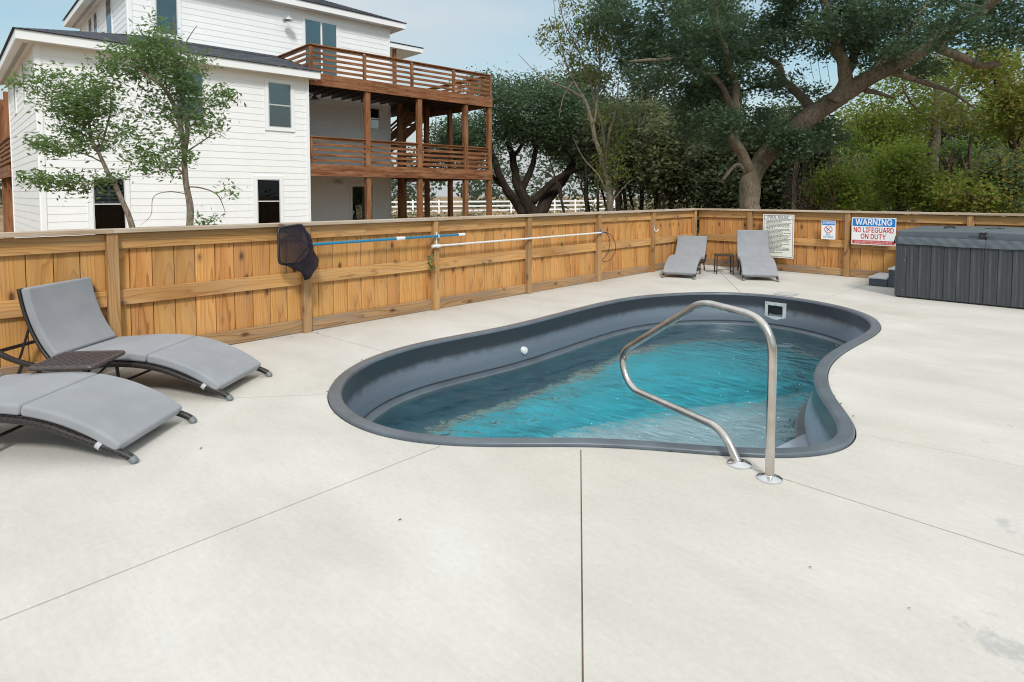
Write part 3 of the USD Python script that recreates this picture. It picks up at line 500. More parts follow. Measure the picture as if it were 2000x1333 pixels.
# lower block: front wall, 6.64 m long, and its left side
wins = [(5.39, 6.08, 3.50, 4.81, 4.16), (5.01, 5.69, .45, 1.97, 1.32), (2.92, 3.62, 3.50, 4.81, 4.16), (1.02, 1.71, .45, 1.95, 1.28)]
w, M, s = wall('front_wall', (0, -6.64, 0), Y_, X_, 6.64, GZ, 5.04, [(a - .1, b + .1, c - .1, d + .1) for a, b, c, d, _ in wins])
for k, (a, b, c, d, m) in enumerate(wins):
    def shutters(wd, Y, a=a, b=b, m=m, d=d):
        put('shutter', cat([box(a + .04, b - .04, *Y(.0065, .011), m + .03 + t, m + .085 + t) for t in (0, .09, .18, .27)] + [box((a + b) / 2 - .03, (a + b) / 2 + .03, *Y(.0065, .0115), m + .02, m + .45)]), shutter_m, wd)
    window(M, s, a, b, c, d, m, blind=blind_m if k in (0, 2) else dark_room, pane=pane_m if k in (0, 2) else pane_dim, extra=shutters if k == 3 else None)
w, M, s = wall('side_wall', (-7.15, -6.64, 0), X_, (0, -1, 0), 7.15, GZ, 5.04, [(4.4, 4.95, 3.97, 5.0), (1.75, 2.4, 3.90, 4.95)])
window(M, s, 4.50, 4.85, 4.05, 4.95, blind=dark_room); window(M, s, 1.85, 2.30, 3.97, 4.86, blind=dark_room)
# recessed wall behind the deck and top storey
w, M, s = wall('recessed_wall', (-3, 0.0, 0), Y_, X_, 4.75, GZ, 5.09, [(2.92, 4.02, GZ, 1.95), (3.43, 4.36, 3.94, 4.94)], (False, True))
window(M, s, 3.53, 4.25, 4.04, 4.84, 4.42, blind=dark_room)
def knob(wd, Y): put('handle', cat([box(3.055, 3.085, *Y(.028, .05), .75, .90), box(3.06, 3.13, *Y(.04, .05), .85, .87)]), galv, wd)
window(M, s, 3.02, 3.92, GZ + .1, 1.85, blind=dark_room, door=True, extra=knob)
w, M, s = wall('top_storey_wall', (-3, -4.13, 0), Y_, X_, 8.88, 5.10, 8.03, [(5.30, 6.74, 5.10, 7.86), (.62, 1.42, 6.3, 8.03)])
window(M, s, 5.40, 6.64, 5.34, 7.74, 6.03, blind=blind_m, door='slide'); window(M, s, .72, 1.32, 6.40, 7.90, blind=blind_m)
w, M, s = wall('top_storey_side', (-11, -4.13, 0), X_, (0, -1, 0), 8.0, 5.10, 8.03, [(1.75, 2.55, 6.6, 8.0), (2.75, 3.55, 6.6, 8.0), (4.9, 5.9, 6.4, 8.0)])
for a in (1.85, 2.85): window(M, s, a, a + .6, 6.75, 7.9, blind=dark_room)
window(M, s, 5.0, 5.8, 6.5, 7.95, blind=blind_m)
put('end_wall', box(-11, -3.14, 4.61, 4.75, GZ, 8.03), siding, house)
put('inner_wall', cat([box(-3.0, -.14, -.14, -.001, GZ, 5.03), box(-11, -7.15, -6.5, -6.36, GZ, 5.03)]), siding, house)
# eaves: soffits, fascias with drip edge, vents
def eave(name, x0, x1, y0, y1, z, inner):
    f = put(name, cat([box(x0, x1, y0, y0 + .03, z, z + .21), box(x1 - .03, x1, y0 + .03, y1 - .03, z, z + .21), box(x0, x1, y1 - .03, y1, z, z + .21)]), trim, house)
    so_ = sg.box(x0 + .02, y0 + .031, x1 - .031, y1 - .031).difference(sg.box(*inner))
    put('soffit', extrude(so_, .02, z + .012), soffit_m, f)
    yv = y0 + (inner[1] - y0) * .55
    put('soffit_vent', cat([box(x1 - .5 - k * .22 - .16, x1 - .5 - k * .22, yv - .05, yv + .05, z + .006, z + .0115) for k in range(int((x1 - x0 - .6) / .22))]), vent_m, f, kind='stuff')
    return f
eave('lower_eave', -7.6, .36, -7.02, .22, 5.02, (-9, -6.63, -.001, .10))
eave('upper_eave', -11.4, -2.60, -4.62, 5.24, 8.00, (-13, -4.12, -3.001, 4.74))
def slope(name, pts, n=26):
    """a shingled roof plane from eave (pts 0, 1) up to (pts 3, 2), built of stepped courses"""
    p = [np.array(q, float) for q in pts]; v, f = [], []
    nz = np.cross(p[1] - p[0], p[3] - p[0]); nz /= np.linalg.norm(nz)
    if nz[2] < 0: nz = -nz
    ex = (p[1] - p[0]) / np.linalg.norm(p[1] - p[0]); ey = np.cross(nz, ex); M = T(p[0], ex, ey, nz); q2 = [(np.linalg.inv(M) @ np.r_[q, 1])[:2] for q in p]
    for k in range(n):
        a, b = k / n, (k + 1) / n; L0, L1 = q2[0] + (q2[3] - q2[0]) * a, q2[0] + (q2[3] - q2[0]) * b; R0, R1 = q2[1] + (q2[2] - q2[1]) * a, q2[1] + (q2[2] - q2[1]) * b; o = len(v)
        v += [(*L0, .0), (*R0, .0), (*R0, .016), (*L0, .016), (*R1, .006), (*L1, .006)]; f += [[o, o + 1, o + 2], [o, o + 2, o + 3], [o + 3, o + 2, o + 4], [o + 3, o + 4, o + 5]]
    m = trimesh.Trimesh(np.array(v), np.array(f), process=False)
    return put(name, m, shingle, house, M=M)
zl, zu, sl, su = 5.235, 8.215, .305, .40
slope('roof', [(.40, -7.06, zl), (.40, .26, zl), (-3.0, .26, zl + 3.4 * sl), (-3.0, -4.13 + .47, zl + 3.4 * sl)], 24)
slope('roof', [(-7.64, -7.06, zl), (.40, -7.06, zl), (-2.53, -4.13, zl + 2.93 * sl), (-7.64, -4.13, zl + 2.93 * sl)], 22)
put('gable_end', trimesh.Trimesh([(.36, .20, 5.22), (-3, .20, 5.22), (-3, .20, zl + 3.36 * sl)], [[0, 1, 2], [0, 2, 1]], process=False), trim, house)
slope('roof', [(-2.56, -4.66, zu), (-2.56, 5.28, zu), (-7.0, .84, zu + 4.44 * su), (-7.0, -.22, zu + 4.44 * su)], 32)
slope('roof', [(-11.44, -4.66, zu), (-2.56, -4.66, zu), (-7.0, -.22, zu + 4.44 * su), (-7.0, -.22, zu + 4.44 * su)], 32)
slope('roof', [(-2.56, 5.28, zu), (-11.44, 5.28, zu), (-7.0, .84, zu + 4.44 * su), (-7.0, .84, zu + 4.44 * su)], 32)
# small porch roof at the right end
pr = put('porch_roof', cat([box(-9.5, -5.6, 5.30, 8.15, 8.02, 8.22)]), trim, house)
slope('roof', [(-5.56, 5.2, 8.235), (-5.56, 8.19, 8.235), (-7.4, 6.4, 8.72), (-7.4, 5.2, 8.72)], 10); slope('roof', [(-5.56, 8.19, 8.235), (-9.5, 8.19, 8.235), (-7.4, 6.4, 8.72), (-7.4, 6.4, 8.72)], 10)
# lamps on the walls
def barn_lamp(p, sz=1.0):
    l = put('wall_lamp', cat([tube(fillet([(0, 0, 0), (.14 * sz, 0, .10 * sz), (.22 * sz, 0, .02 * sz)], .08), .012, 8), tube([(0, 0, 0), (.02, 0, 0)], .05 * sz, 12)]), galv, house, smooth=40, M=T(p))
    sh = trimesh.creation.revolve(np.array([(.02, .07), (.045, .05), (.11, -.02), (.12, -.045), (.112, -.045), (.10, -.02), (.035, .04), (.02, .05)]) * sz, sections=20)
    put('lamp_shade', sh, galv, l, smooth=40, M=T((.22 * sz, 0, -.02)))
barn_lamp((-2.98, .55, 7.55), 1.5); barn_lamp((-2.98, 1.42, 4.95), 1.5)
fl_ = put('flood_lamp', cat([tube([(0, 0, 0), (.05, 0, 0)], .06, 12), tube([(.05, -.02, 0), (.16, -.12, -.10)], [.04, .06], 10), tube([(.05, .02, 0), (.16, .12, -.10)], [.04, .06], 10)]), white_pl, house, smooth=40, M=T((-2.98, 2.45, 2.0)))

# ================================================================== stained timber deck along the house
td = thing('timber_deck', 'two-level brown stained timber deck with slatted railings on the white house', 'deck', loc=HP, rz=HR)
def level(z, ylast, xback):
    for zz, hh in ((z - .095, .185), (z - .285, .185)): board(td, 'fascia_board', (.0, .03, zz), (.0, ylast, zz), hh, .045, m_stain, face=X_)
    for zz in (z - .095, z - .285): board(td, 'fascia_board', (-.03, ylast - .02, zz), (xback, ylast - .02, zz), .185, .045, m_stain, face=Y_)
    y = .25
    while y < ylast - .1:
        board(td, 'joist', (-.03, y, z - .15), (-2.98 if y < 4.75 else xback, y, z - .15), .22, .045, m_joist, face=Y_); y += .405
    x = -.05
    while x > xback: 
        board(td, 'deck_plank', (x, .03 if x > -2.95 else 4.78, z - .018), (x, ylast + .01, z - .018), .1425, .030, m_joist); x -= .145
XB = -6.2
level(2.47, 7.46, XB); level(5.27, 7.46, XB)
for y in (2.06, 4.12, 6.20, 7.385): 
    board(td, 'post', (-.10, y, GZ), (-.10, y, 2.08), .165, .165, m_stain, face=X_); board(td, 'post', (-.10, y, 2.475), (-.10, y, 4.885), .165, .165, m_stain, face=X_)
for x, y in ((-2.6, 4.93), (-2.6, 6.2), (-2.6, 7.385), (-4.3, 5.3), (-4.3, 7.385), (-6.1, 5.5), (-6.1, 7.385)):
    board(td, 'post', (x, y, GZ), (x, y, 2.30), .165, .165, m_stain, face=X_); board(td, 'post', (x, y, 2.475), (x, y, 5.10), .165, .165, m_stain, face=X_)
def railing(p, q, z, n=5, cap=True, top=.83, nm='rail_slat'):
    p, q = np.array([*p, 0.0]), np.array([*q, 0.0]); nr = np.cross(q - p, (0, 0, 1.0))
    for k in range(n):
        zz = z + .12 + k * (top - .12 - .045) / (n - 1); board(td, nm, p + [0, 0, zz], q + [0, 0, zz], .085, .032, m_stain, face=nr)
    if cap: board(td, 'rail_cap', p + [0, 0, z + top + .018], q + [0, 0, z + top + .018], .14, .034, m_stain)
ys = [.06, 1.99, 4.05, 6.13, 7.32]
for a, b in zip(ys[:-1], ys[1:]): railing((-.10, a + .07 if a > .1 else a), (-.10, b - .005), 2.47)
board(td, 'post', (-.10, .10, 2.475), (-.10, .10, 3.30), .09, .09, m_stain, face=X_)
railing((-.17, 7.385), (XB, 7.385), 2.47)
us = [.10, 1.94, 3.78, 5.60, 7.385]
for y in us: board(td, 'rail_post', (-.02, y, 5.275), (-.02, y, 6.06), .09, .09, m_stain, face=X_)
for a, b in zip(us[:-1], us[1:]): railing((-.02, a + .046), (-.02, b - .046), 5.27, cap=False)
board(td, 'rail_cap', (-.02, .03, 6.118), (-.02, 7.44, 6.118), .14, .036, m_stain)
railing((-.07, .10), (-2.95, .10), 5.27); railing((-.07, 7.385), (XB, 7.385), 5.27)
board(td, 'post', (-5.9, 6.8, 5.28), (-5.9, 6.8, 8.01), .14, .14, m_stain, face=X_)
for x in (-4.0, -5.1): board(td, 'stringer', (x, 4.35, 2.55), (x, 7.35, 5.05), .28, .045, m_stain, face=X_)
for k in range(12):
    t = (k + .7) / 12.6; board(td, 'tread', (-4.02, 4.35 + 3.0 * t, 2.60 + 2.5 * t), (-5.08, 4.35 + 3.0 * t, 2.60 + 2.5 * t), .27, .035, m_stain)
for k in range(4): board(td, 'stair_slat', (-3.95, 4.3, 2.95 + k * .17), (-3.95, 7.1, 5.28 + k * .17), .085, .03, m_stain, face=X_)
rd = thing('timber_deck', 'small brown timber deck and railing behind the left side of the house', 'deck', loc=HP, rz=HR)
for zz, hh in ((2.375, .185), (2.185, .185)): board(rd, 'fascia_board', (-7.25, -6.70, zz), (-13, -6.70, zz), hh, .045, m_stain, face=Y_)
for k in range(5): board(rd, 'rail_slat', (-7.25, -6.66, 2.62 + .155 * k), (-13, -6.66, 2.62 + .155 * k), .09, .035, m_stain, face=Y_)
board(rd, 'rail_cap', (-7.22, -6.66, 3.345), (-13, -6.66, 3.345), .14, .04, m_stain)
for x in (-7.35, -9.6, -12): board(rd, 'post', (x, -6.56, GZ), (x, -6.56, 5.08), .15, .15, m_stain, face=Y_)
x = -7.3
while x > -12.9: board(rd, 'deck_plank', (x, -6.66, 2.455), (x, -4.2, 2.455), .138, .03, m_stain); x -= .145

# ================================================================== sun loungers and side tables
def pad(path, w, th, r=.020, n=4, inset=.012):
    """a padded slab whose top follows path (s, z); rounded all round"""
    P = np.asarray(path, float); seg = np.r_[0, np.cumsum(np.linalg.norm(np.diff(P, axis=0), axis=1))]; L = seg[-1]
    u = np.r_[np.array([0, .15, .4, .7, 1]) * r, np.linspace(r, L - r, 26)[1:-1], L - np.array([1, .7, .4, .15, 0]) * r]
    C = np.c_[np.interp(u, seg, P[:, 0]), np.interp(u, seg, P[:, 1])]; t = np.gradient(C, u, axis=0); t /= np.linalg.norm(t, axis=1, keepdims=True); nn = np.c_[-t[:, 1], t[:, 0]]
    rings = []
    for k in range(len(u)):
        e = min(u[k], L - u[k]); sh = 0 if e >= r else r - math.sqrt(max(r * r - (r - e) ** 2, 0)); hw, hh = w / 2 - sh, th / 2 - sh * .9; rr = min(r, hh - .001)
        ang = np.linspace(0, math.pi / 2, n + 1); pts = []
        for cx, cy, a0 in ((hw - rr, hh - rr, 0), (-(hw - rr), hh - rr, math.pi / 2), (-(hw - rr), -(hh - rr), math.pi), (hw - rr, -(hh - rr), 1.5 * math.pi)):
            pts += [(cx + rr * math.cos(a0 + a), cy + rr * math.sin(a0 + a)) for a in ang]
        pts = np.array(pts); c = C[k] - nn[k] * th / 2
        rings.append(np.c_[c[0] + nn[k, 0] * pts[:, 1], pts[:, 0], c[1] + nn[k, 1] * pts[:, 1]])
    m = len(rings[0]); v = np.vstack(rings); f = []; i = np.arange(m); j = (i + 1) % m
    for k in range(len(rings) - 1): f += [np.stack([k * m + i, (k + 1) * m + j, k * m + j], 1), np.stack([k * m + i, (k + 1) * m + i, (k + 1) * m + j], 1)]
    e = (len(rings) - 1) * m; f += [np.array([[0, q, q + 1] for q in range(1, m - 1)]), np.array([[e, e + q + 1, e + q] for q in range(1, m - 1)])]
    M = trimesh.Trimesh(v, np.vstack(f), process=False)
    return fixed(M)
def lounger(label, loc, ang, w, hs, hz, bs, bz, tail, group=None):
    l = thing('sun_lounger', label, 'sun lounger', group, loc=(*loc, 0), rz=ang)
    top = catmull([(.055, .108), (.20, .200), (.40, .282), (.60, .328), (.78, .344), (.98, .340), (1.15, .325), (hs, hz)], 6)
    cut = int(np.argmin(abs(top[:, 0] - .63))); cw = w - .015
    put('leg_cushion', pad(top[:cut + 1], cw, .066), cushion_m, l, smooth=40)
    put('seat_cushion', pad(top[cut:], cw, .066), cushion_m, l, smooth=40)
    c = np.array([hs + .80 * (bs - hs), hz + .38 * (bz - hz)]); t = np.linspace(0, 1, 14)[:, None]; h0 = np.array([hs + .012, hz + .004])
    bk = (1 - t) ** 2 * h0 + 2 * t * (1 - t) * c + t * t * np.array([bs, bz])
    put('back_cushion', pad(bk, cw, .066), cushion_m, l, smooth=40)
    und = lambda P, o: P - o * (lambda t: np.c_[-t[:, 1], t[:, 0]] / np.linalg.norm(t, axis=1, keepdims=True))(np.gradient(P, axis=0))
    low = und(top, .096); rail_path = catmull(np.vstack([[(.0, .022), (.05, .052)], low[8:-4:6], [(hs + .02, hz - .105), (hs + .17, hz - .10), (tail - .12, hz - .045), (tail, hz + .01)]]), 5)
    y = w / 2 - .022
    for s in (-1, 1):
        rp = np.c_[rail_path[:, 0], np.full(len(rail_path), s * y), rail_path[:, 1]]
        rr = put('side_rail', tube(rp, .021, 12), rattan, l, smooth=True)
        d = rp[0] - rp[2]; d /= np.linalg.norm(d); put('foot_cap', tube([rp[0] - d * .012, rp[0] + d * .020, rp[0] + d * .03], [.023, .023, .014], 12), cap_grey, rr, smooth=40)
        q = np.array([.19, s * y, np.interp(.19, rail_path[:, 0], rail_path[:, 1])]); sl = np.array([.80, 0, .56])
        put('strap', tube([q - sl * .015, q + sl * .015], .0245, 12), strap_m, rr, smooth=40)
    put('woven_base', pad(und(top, .068)[2:], w - .05, .016, r=.006, n=2), rattan, l, smooth=40)
    bl = und(bk, .069); put('woven_back', pad(bl, w - .05, .018, r=.007, n=2), rattan, l, smooth=40)
    for s in (-1, 1):
        bp = und(bk, .088); put('back_rail', tube(np.c_[bp[:, 0], np.full(len(bp), s * y), bp[:, 1]], .014, 8), frame_m, l, smooth=True)
        put('leg', tube([(.90, s * (y - .02), .245), (.86, s * (y - .01), .0)], .0125, 8), frame_m, l, smooth=40)
        put('rear_leg', tube([(tail - .20, s * (y - .02), hz - .06), (tail - .10, s * (y - .01), .0)], .0125, 8), frame_m, l, smooth=40)
        k = int(len(bp) * .6); put('back_strut', tube([(tail - .14, s * (y - .05), hz - .05), (bp[k, 0] + .01, s * (y - .05), bp[k, 1])], .009, 8), frame_m, l, smooth=40)
    put('cross_bar', tube([(.878, -y, .10), (.878, y, .10)], .010, 8), frame_m, l, smooth=40)
    put('head_bar', tube([(tail, -y, hz + .01), (tail, y, hz + .01)], .015, 8), rattan, l, smooth=40)
    put('seat_bar', tube([(hs + .05, -y, hz - .105), (hs + .05, y, hz - .105)], .012, 8), frame_m, l, smooth=40)
    return l
lounger('grey-cushioned wave lounger with raised back right against the left fence, behind its twin', (-4.789, 2.043), -141.9, .645, 1.335, .309, 1.571, .823, 1.86)
lounger('grey-cushioned wave lounger nearest the viewer, cut by the left edge of the photo', (-4.12, 1.225), -138.0, .66, 1.27, .315, 1.60, .81, 1.95)
lounger('grey lounger with its back half lowered, in the far corner of the fence', (-5.425, 10.087), 109.0, .60, 1.231, .281, 1.625, .684, 1.62)
lounger('grey lounger with upright back in front of the pool rules sign', (-4.211, 10.774), 117.3, .605, 1.274, .301, 1.602, .815, 1.62)
def side_table(label, loc, rz, S=.40, H=.38):
    t = thing('side_table', label, 'side table', loc=(*loc, 0), rz=rz)
    ribs = []; n = 15
    for k in range(n):
        x = -S / 2 + .012 + (S - .024) * (k + .5) / n; pts = np.linspace(-S / 2 + .006, S / 2 - .006, 33)
        ribs.append(tube(np.c_[np.full(33, x), pts, H - .008 + .0028 * np.sin(pts * 2 * math.pi / .046 + math.pi * (k % 2))], .0108, 6))
    put('woven_top', cat(ribs), rattan_top, t, smooth=40)
    e = S / 2; put('rim', tube(fillet([(0, -e, H - .010), (e, -e, H - .010), (e, e, H - .010), (-e, e, H - .010), (-e, -e, H - .010), (0.0001, -e, H - .010)], .03), .0165, 8), rattan_top, t, smooth=40)
    e -= .03
    for s in (-1, 1):
        put('leg', tube([(-e, s * e, H - .02), (e * .95, s * e, .008)], .0095, 8), frame_m, t, smooth=40); put('leg', tube([(e, s * (e - .025), H - .02), (-e * .95, s * (e - .025), .008)], .0095, 8), frame_m, t, smooth=40)
    for x, yy in ((e * .95, e), (-e * .95, e - .025)): put('stretcher', tube([(x, -yy, .03), (x, yy, .03)], .008, 8), frame_m, t, smooth=40)
    return t
side_table('brown woven side table between the two near loungers', (-5.10, .99), 49)
t2 = thing('side_table', 'small dark side table between the two far loungers', 'side table', loc=(-5.15, 11.36, 0), rz=33)
S, H = .34, .37
put('woven_top', rbox(S, S, .022, .006), rattan, t2, smooth=40, M=T((0, 0, H - .022)))
for sx in (-1, 1):
    for sy in (-1, 1): put('leg', tube([(sx * (S / 2 - .025), sy * (S / 2 - .025), H - .02), (sx * (S / 2 - .02), sy * (S / 2 - .02), .0)], .010, 8), frame_m, t2, smooth=40)
    put('stretcher', tube([(sx * (S / 2 - .022), -S / 2 + .025, .045), (sx * (S / 2 - .022), S / 2 - .025, .045)], .008, 8), frame_m, t2, smooth=40)
put('stretcher', tube([(-S / 2 + .025, -S / 2 + .025, .09), (S / 2 - .025, -S / 2 + .025, .09)], .008, 8), frame_m, t2, smooth=40)

# ================================================================== hot tub and its steps
tx0, tx1, ty0, ty1 = -2.13, -.02, 10.52, 12.34
tub = thing('hot_tub', 'dark grey panelled hot tub under a slate vinyl cover by the far fence', 'hot tub')
put('shell', extrude(sg.box(tx0 + .08, ty0 + .08, tx1 - .08, ty1 - .08).buffer(.062), .84, .02), black_m, tub)
put('base', extrude(sg.box(tx0 + .08, ty0 + .08, tx1 - .08, ty1 - .08).buffer(.072), .03, 0.0), black_m, tub)
arc = [(.08 - .08 * math.cos(a), .08 - .08 * math.sin(a)) for a in np.linspace(0, math.pi / 2, 7)]
for X0, Y0_, ax, ay in ((tx0, ty0, 1, 1), (tx1, ty0, -1, 1), (tx0, ty1, 1, -1), (tx1, ty1, -1, -1)):
    line = [(X0, Y0_ + ay * .145)] + [(X0 + ax * p, Y0_ + ay * q) for p, q in arc] + [(X0 + ax * .145, Y0_)]
    c = put('corner_panel', extrude(sg.LineString(line).buffer(.009, cap_style=2), .80, .025), tub_panel[0], tub, smooth=40)
    for z in (.12, .55): put('screw', trimesh.creation.icosphere(1, .006), chrome, c, M=T((X0 + ax * .125, Y0_ - ay * .010, z)))
def panels(p, q, nr):
    p, q = np.array([*p, 0.0]), np.array([*q, 0.0]); L = np.linalg.norm(q - p); n = int(round(L / .152)); u = (q - p) / L
    for k in range(n):
        a = p + u * (L * (k + .5) / n); put('panel', board_mesh(.80, L / n - .004, .020, .004), tub_panel[k % 3 + 1], tub, M=T(a + [0, 0, .025], (0, 0, 1), np.cross(nr, (0, 0, 1)), nr))
panels((tx0 + .145, ty0), (tx1 - .145, ty0), (0, -1, 0)); panels((tx0, ty0 + .145), (tx0, ty1 - .145), (-1, 0, 0)); panels((tx1, ty0 + .145), (tx1, ty1 - .145), (1, 0, 0))
cov = thing('hot_tub_cover', 'folding slate vinyl cover with buckle resting on the hot tub', 'cover')
fx = -1.075
for a, b in ((tx0 + .01, fx - .004), (fx + .004, tx1 - .01)):
    w_, d_ = b - a, ty1 - ty0 - .02; m = rbox(w_, d_, .100, .028, 4); v = m.vertices; side = 1 if a < fx - .5 else -1
    xx = v[:, 0] * side / w_ + .5; v[:, 2] += np.where(v[:, 2] > .05, .026 * np.clip(xx, 0, 1), 0) + np.where(v[:, 2] > .05, .004 * np.sin(v[:, 0] * 9) * np.sin(v[:, 1] * 7), 0)
    put('cover_half', m, vinyl, cov, smooth=50, M=T(((a + b) / 2, (ty0 + ty1) / 2, .895)))
def flap(p, q, nr, seed):
    p, q, nr = np.array([*p, 0.0]), np.array([*q, 0.0]), np.array(nr, float); n = 60; u = np.linspace(0, 1, n); g = np.random.default_rng(seed)
    rows = []
    for z, o in ((.905, .006), (.87, .016), (.83, .022), (.792, .026)):
        ww = .010 * (meshkit.noise(np.c_[u * 6 + seed, np.full(n, z * 22), np.full(n, seed)], seed) - .4) + .004 * np.sin(u * 40 + z * 60)
        zz = z + (.012 * (meshkit.noise(np.c_[u * 5, np.zeros(n), np.full(n, seed + 3.)], seed) - .5) if z < .82 else 0)
        rows.append(p + (q - p) * u[:, None] + nr * (o + ww)[:, None] + np.c_[np.zeros(n), np.zeros(n), np.full(n, z) if np.ndim(zz) == 0 else zz])
    V = np.vstack(rows + [r - nr * .006 for r in rows]); F = []; i = np.arange(n - 1); R_ = len(rows)
    for s in (0, 1):
        for r in range(R_ - 1):
            o = s * R_ * n + r * n; F += [np.stack([o + i, o + i + 1, o + n + i + 1], 1), np.stack([o + i, o + n + i + 1, o + n + i], 1)]
    o = (R_ - 1) * n; F += [np.stack([o + i, o + i + 1, R_ * n + o + i + 1], 1), np.stack([o + i, R_ * n + o + i + 1, R_ * n + o + i], 1)]
    put('skirt_flap', trimesh.Trimesh(V, np.vstack(F), process=False), vinyl, cov, smooth=60)
flap((tx0 + .03, ty0 - .004), (fx + .012, ty0 - .010), (0, -1, 0), 3); flap((fx + .016, ty0 - .004), (tx1 - .03, ty0 - .004), (0, -1, 0), 5); flap((tx0 - .004, ty1 - .05), (tx0 - .004, ty0 + .03), (-1, 0, 0), 8); flap((tx1 + .004, ty0 + .03), (tx1 + .004, ty1 - .05), (1, 0, 0), 11)
cr = []
for s in np.linspace(0, 1, 9):
    a = math.pi / 2 * s; cr.append((tx0 + .034 - .040 * math.cos(a), ty0 + .034 - .040 * math.sin(a)))
put('skirt_flap', extrude(sg.LineString(cr).buffer(.007, cap_style=2), .118, .790), vinyl, cov, smooth=50)
bk_ = put('buckle', extrude(sg.box(-.026, -.040, .026, .040).buffer(.006).difference(sg.box(-.012, -.026, .012, .026)), .014), black_m, cov, M=T((fx - .03, ty0 + .005, .955), X_, (0, 0, 1), (0, -1, 0)))
put('strap', box(fx - .17, fx + .10, ty0 - .001, ty0 + .004, .948, .964), vinyl, cov)
put('handle', cat([tube(fillet([(-1.66, 11.35, 1.002), (-1.64, 11.35, 1.030), (-1.56, 11.42, 1.032), (-1.53, 11.44, 1.006)], .03), .014, 8), tube([(-1.53, 11.44, 1.008), (-1.35, 11.5, 1.014)], .006, 6)]), black_m, cov, smooth=40)
put('seam_strap', tube([(-1.16, 11.2, 1.020), (-1.07, 11.35, 1.034), (-.95, 11.55, 1.020)], .007, 6), black_m, cov, smooth=40)
stp = thing('tub_steps', 'two-tread slate plastic steps with pale treads at the left of the hot tub', 'steps')
for x0, x1, h in ((-2.715, -2.43, .152), (-2.43, -2.165, .315)):
    b_ = put('riser_box', box(x0 + .012, x1 - .002, 11.53, 12.26, .0, h - .026), step_body, stp)
    put('tread', rbox(x1 - x0 - .002, .76, .026, .009, 3), step_tread, stp, smooth=40, M=T(((x0 + x1) / 2, 11.895, h - .026)))
    for k in range(2): put('recess_rim', extrude(sg.box(0, 0, .095, h - .085).buffer(.01).difference(sg.box(.006, .006, .089, h - .091)), .006), step_body, b_, M=T((x0 + .04 + .118 * k, 11.53, .032), X_, (0, 0, 1), (0, -1, 0)))

# ================================================================== poles, net, rope, hook on the left fence
bp = thing('telescopic_pole', 'blue telescopic pool pole with white collars hung along the left fence', 'pole')
zb = .980
put('outer_tube', tube([(-6.205, 3.36, .976), (-6.205, 4.49, .981)], .0165, 14), blue_m, bp, smooth=40)
put('inner_tube', tube([(-6.205, 4.55, .982), (-6.205, 5.52, .982)], .0155, 14), blue_m, bp, smooth=40)
put('collar', tube([(-6.205, 4.475, .981), (-6.205, 4.50, .981), (-6.205, 4.60, .982)], [.022, .024, .021], 14), white_pl, bp, smooth=40)
put('end_grip', tube([(-6.205, 5.49, .982), (-6.205, 5.60, .982)], .021, 14), white_pl, bp, smooth=40)
put('collar', tube([(-6.205, 3.335, .976), (-6.205, 3.365, .976)], .019, 14), white_pl, bp, smooth=40)
wp_ = thing('white_pole', 'long white pole hung level on the left fence below the blue pole', 'pole')
put('tube', tube([(-6.208, 5.10, .853), (-6.208, 8.80, .860)], .0145, 14), plain('white_aluminium', (.70, .68, .64), .35), wp_, smooth=40)
put('end_grip', tube([(-6.208, 5.045, .853), (-6.208, 5.17, .853)], .020, 14), white_pl, wp_, smooth=40)
put('end_tip', tube([(-6.208, 8.79, .860), (-6.208, 8.84, .860)], .019, 14), plain('blue_tip', (.12, .2, .42), .4), wp_, smooth=40)
hk = thing('pole_hanger', 'white plastic hanger on the third near post holding both poles', 'hook')
put('strip', box(-6.239, -6.233, 5.128, 5.146, .83, 1.035), white_pl, hk)
for z in (.980, .853): put('clip', tube([(-6.233, 5.137, z - .03)] + [(-6.206 + .024 * math.cos(a), 5.137, z + .024 * math.sin(a)) for a in np.linspace(-2.4, 1.2, 9)], .006, 8), white_pl, hk, smooth=40)
hk2 = thing('pole_hanger', 'pale hook on the last left fence post before the corner', 'hook')
put('strip', box(-6.239, -6.232, 10.60, 10.622, .83, .93), galv, hk2)
put('clip', tube(fillet([(-6.235, 10.612, .86), (-6.225, 10.612, .81), (-6.19, 10.65, .80), (-6.18, 10.68, .845)], .03), .007, 8), white_pl, hk2, smooth=40)
hk3 = thing('pole_hanger', 'blue bracket at the right end of the long white pole', 'hook')
put('strip', box(-6.239, -6.231, 8.803, 8.827, .82, .92), plain('blue_bracket', (.10, .12, .22), .4), hk3)
rp = thing('safety_rope', 'thin dark rope looped from the end of the white pole', 'rope')
q = catmull([(-6.20, 8.83, .862), (-6.20, 8.96, .835), (-6.20, 9.05, .69), (-6.20, 9.00, .515), (-6.20, 8.90, .43), (-6.20, 8.83, .385), (-6.198, 8.88, .350), (-6.195, 9.03, .358), (-6.195, 9.17, .446), (-6.195, 9.228, .568), (-6.195, 9.187, .696), (-6.195, 9.08, .80), (-6.198, 8.92, .862), (-6.20, 8.835, .866)], 6)
put('loop', tube(q, .0058, 7), rope_m, rp, smooth=True)
nt = thing('skimmer_net', 'black pool skimmer net hanging on the left fence at the end of the blue pole', 'net')
hoop = catmull([(-6.20, 3.245, 1.185), (-6.19, 3.275, 1.12), (-6.165, 3.31, .99), (-6.155, 3.30, .90), (-6.13, 3.22, .815), (-6.12, 3.10, .790), (-6.125, 2.98, .800), (-6.13, 2.945, .84), (-6.15, 2.955, 1.0), (-6.175, 2.965, 1.13), (-6.19, 3.0, 1.172), (-6.20, 3.11, 1.186), (-6.20, 3.20, 1.195)], 6, True)
put('hoop', tube(np.vstack([hoop, hoop[:2]]), .0135, 10), black_m, nt, smooth=True)
tip = np.array([-6.06, 3.19, .615]); cen = hoop.mean(0); rows = [hoop]; nH = len(hoop)
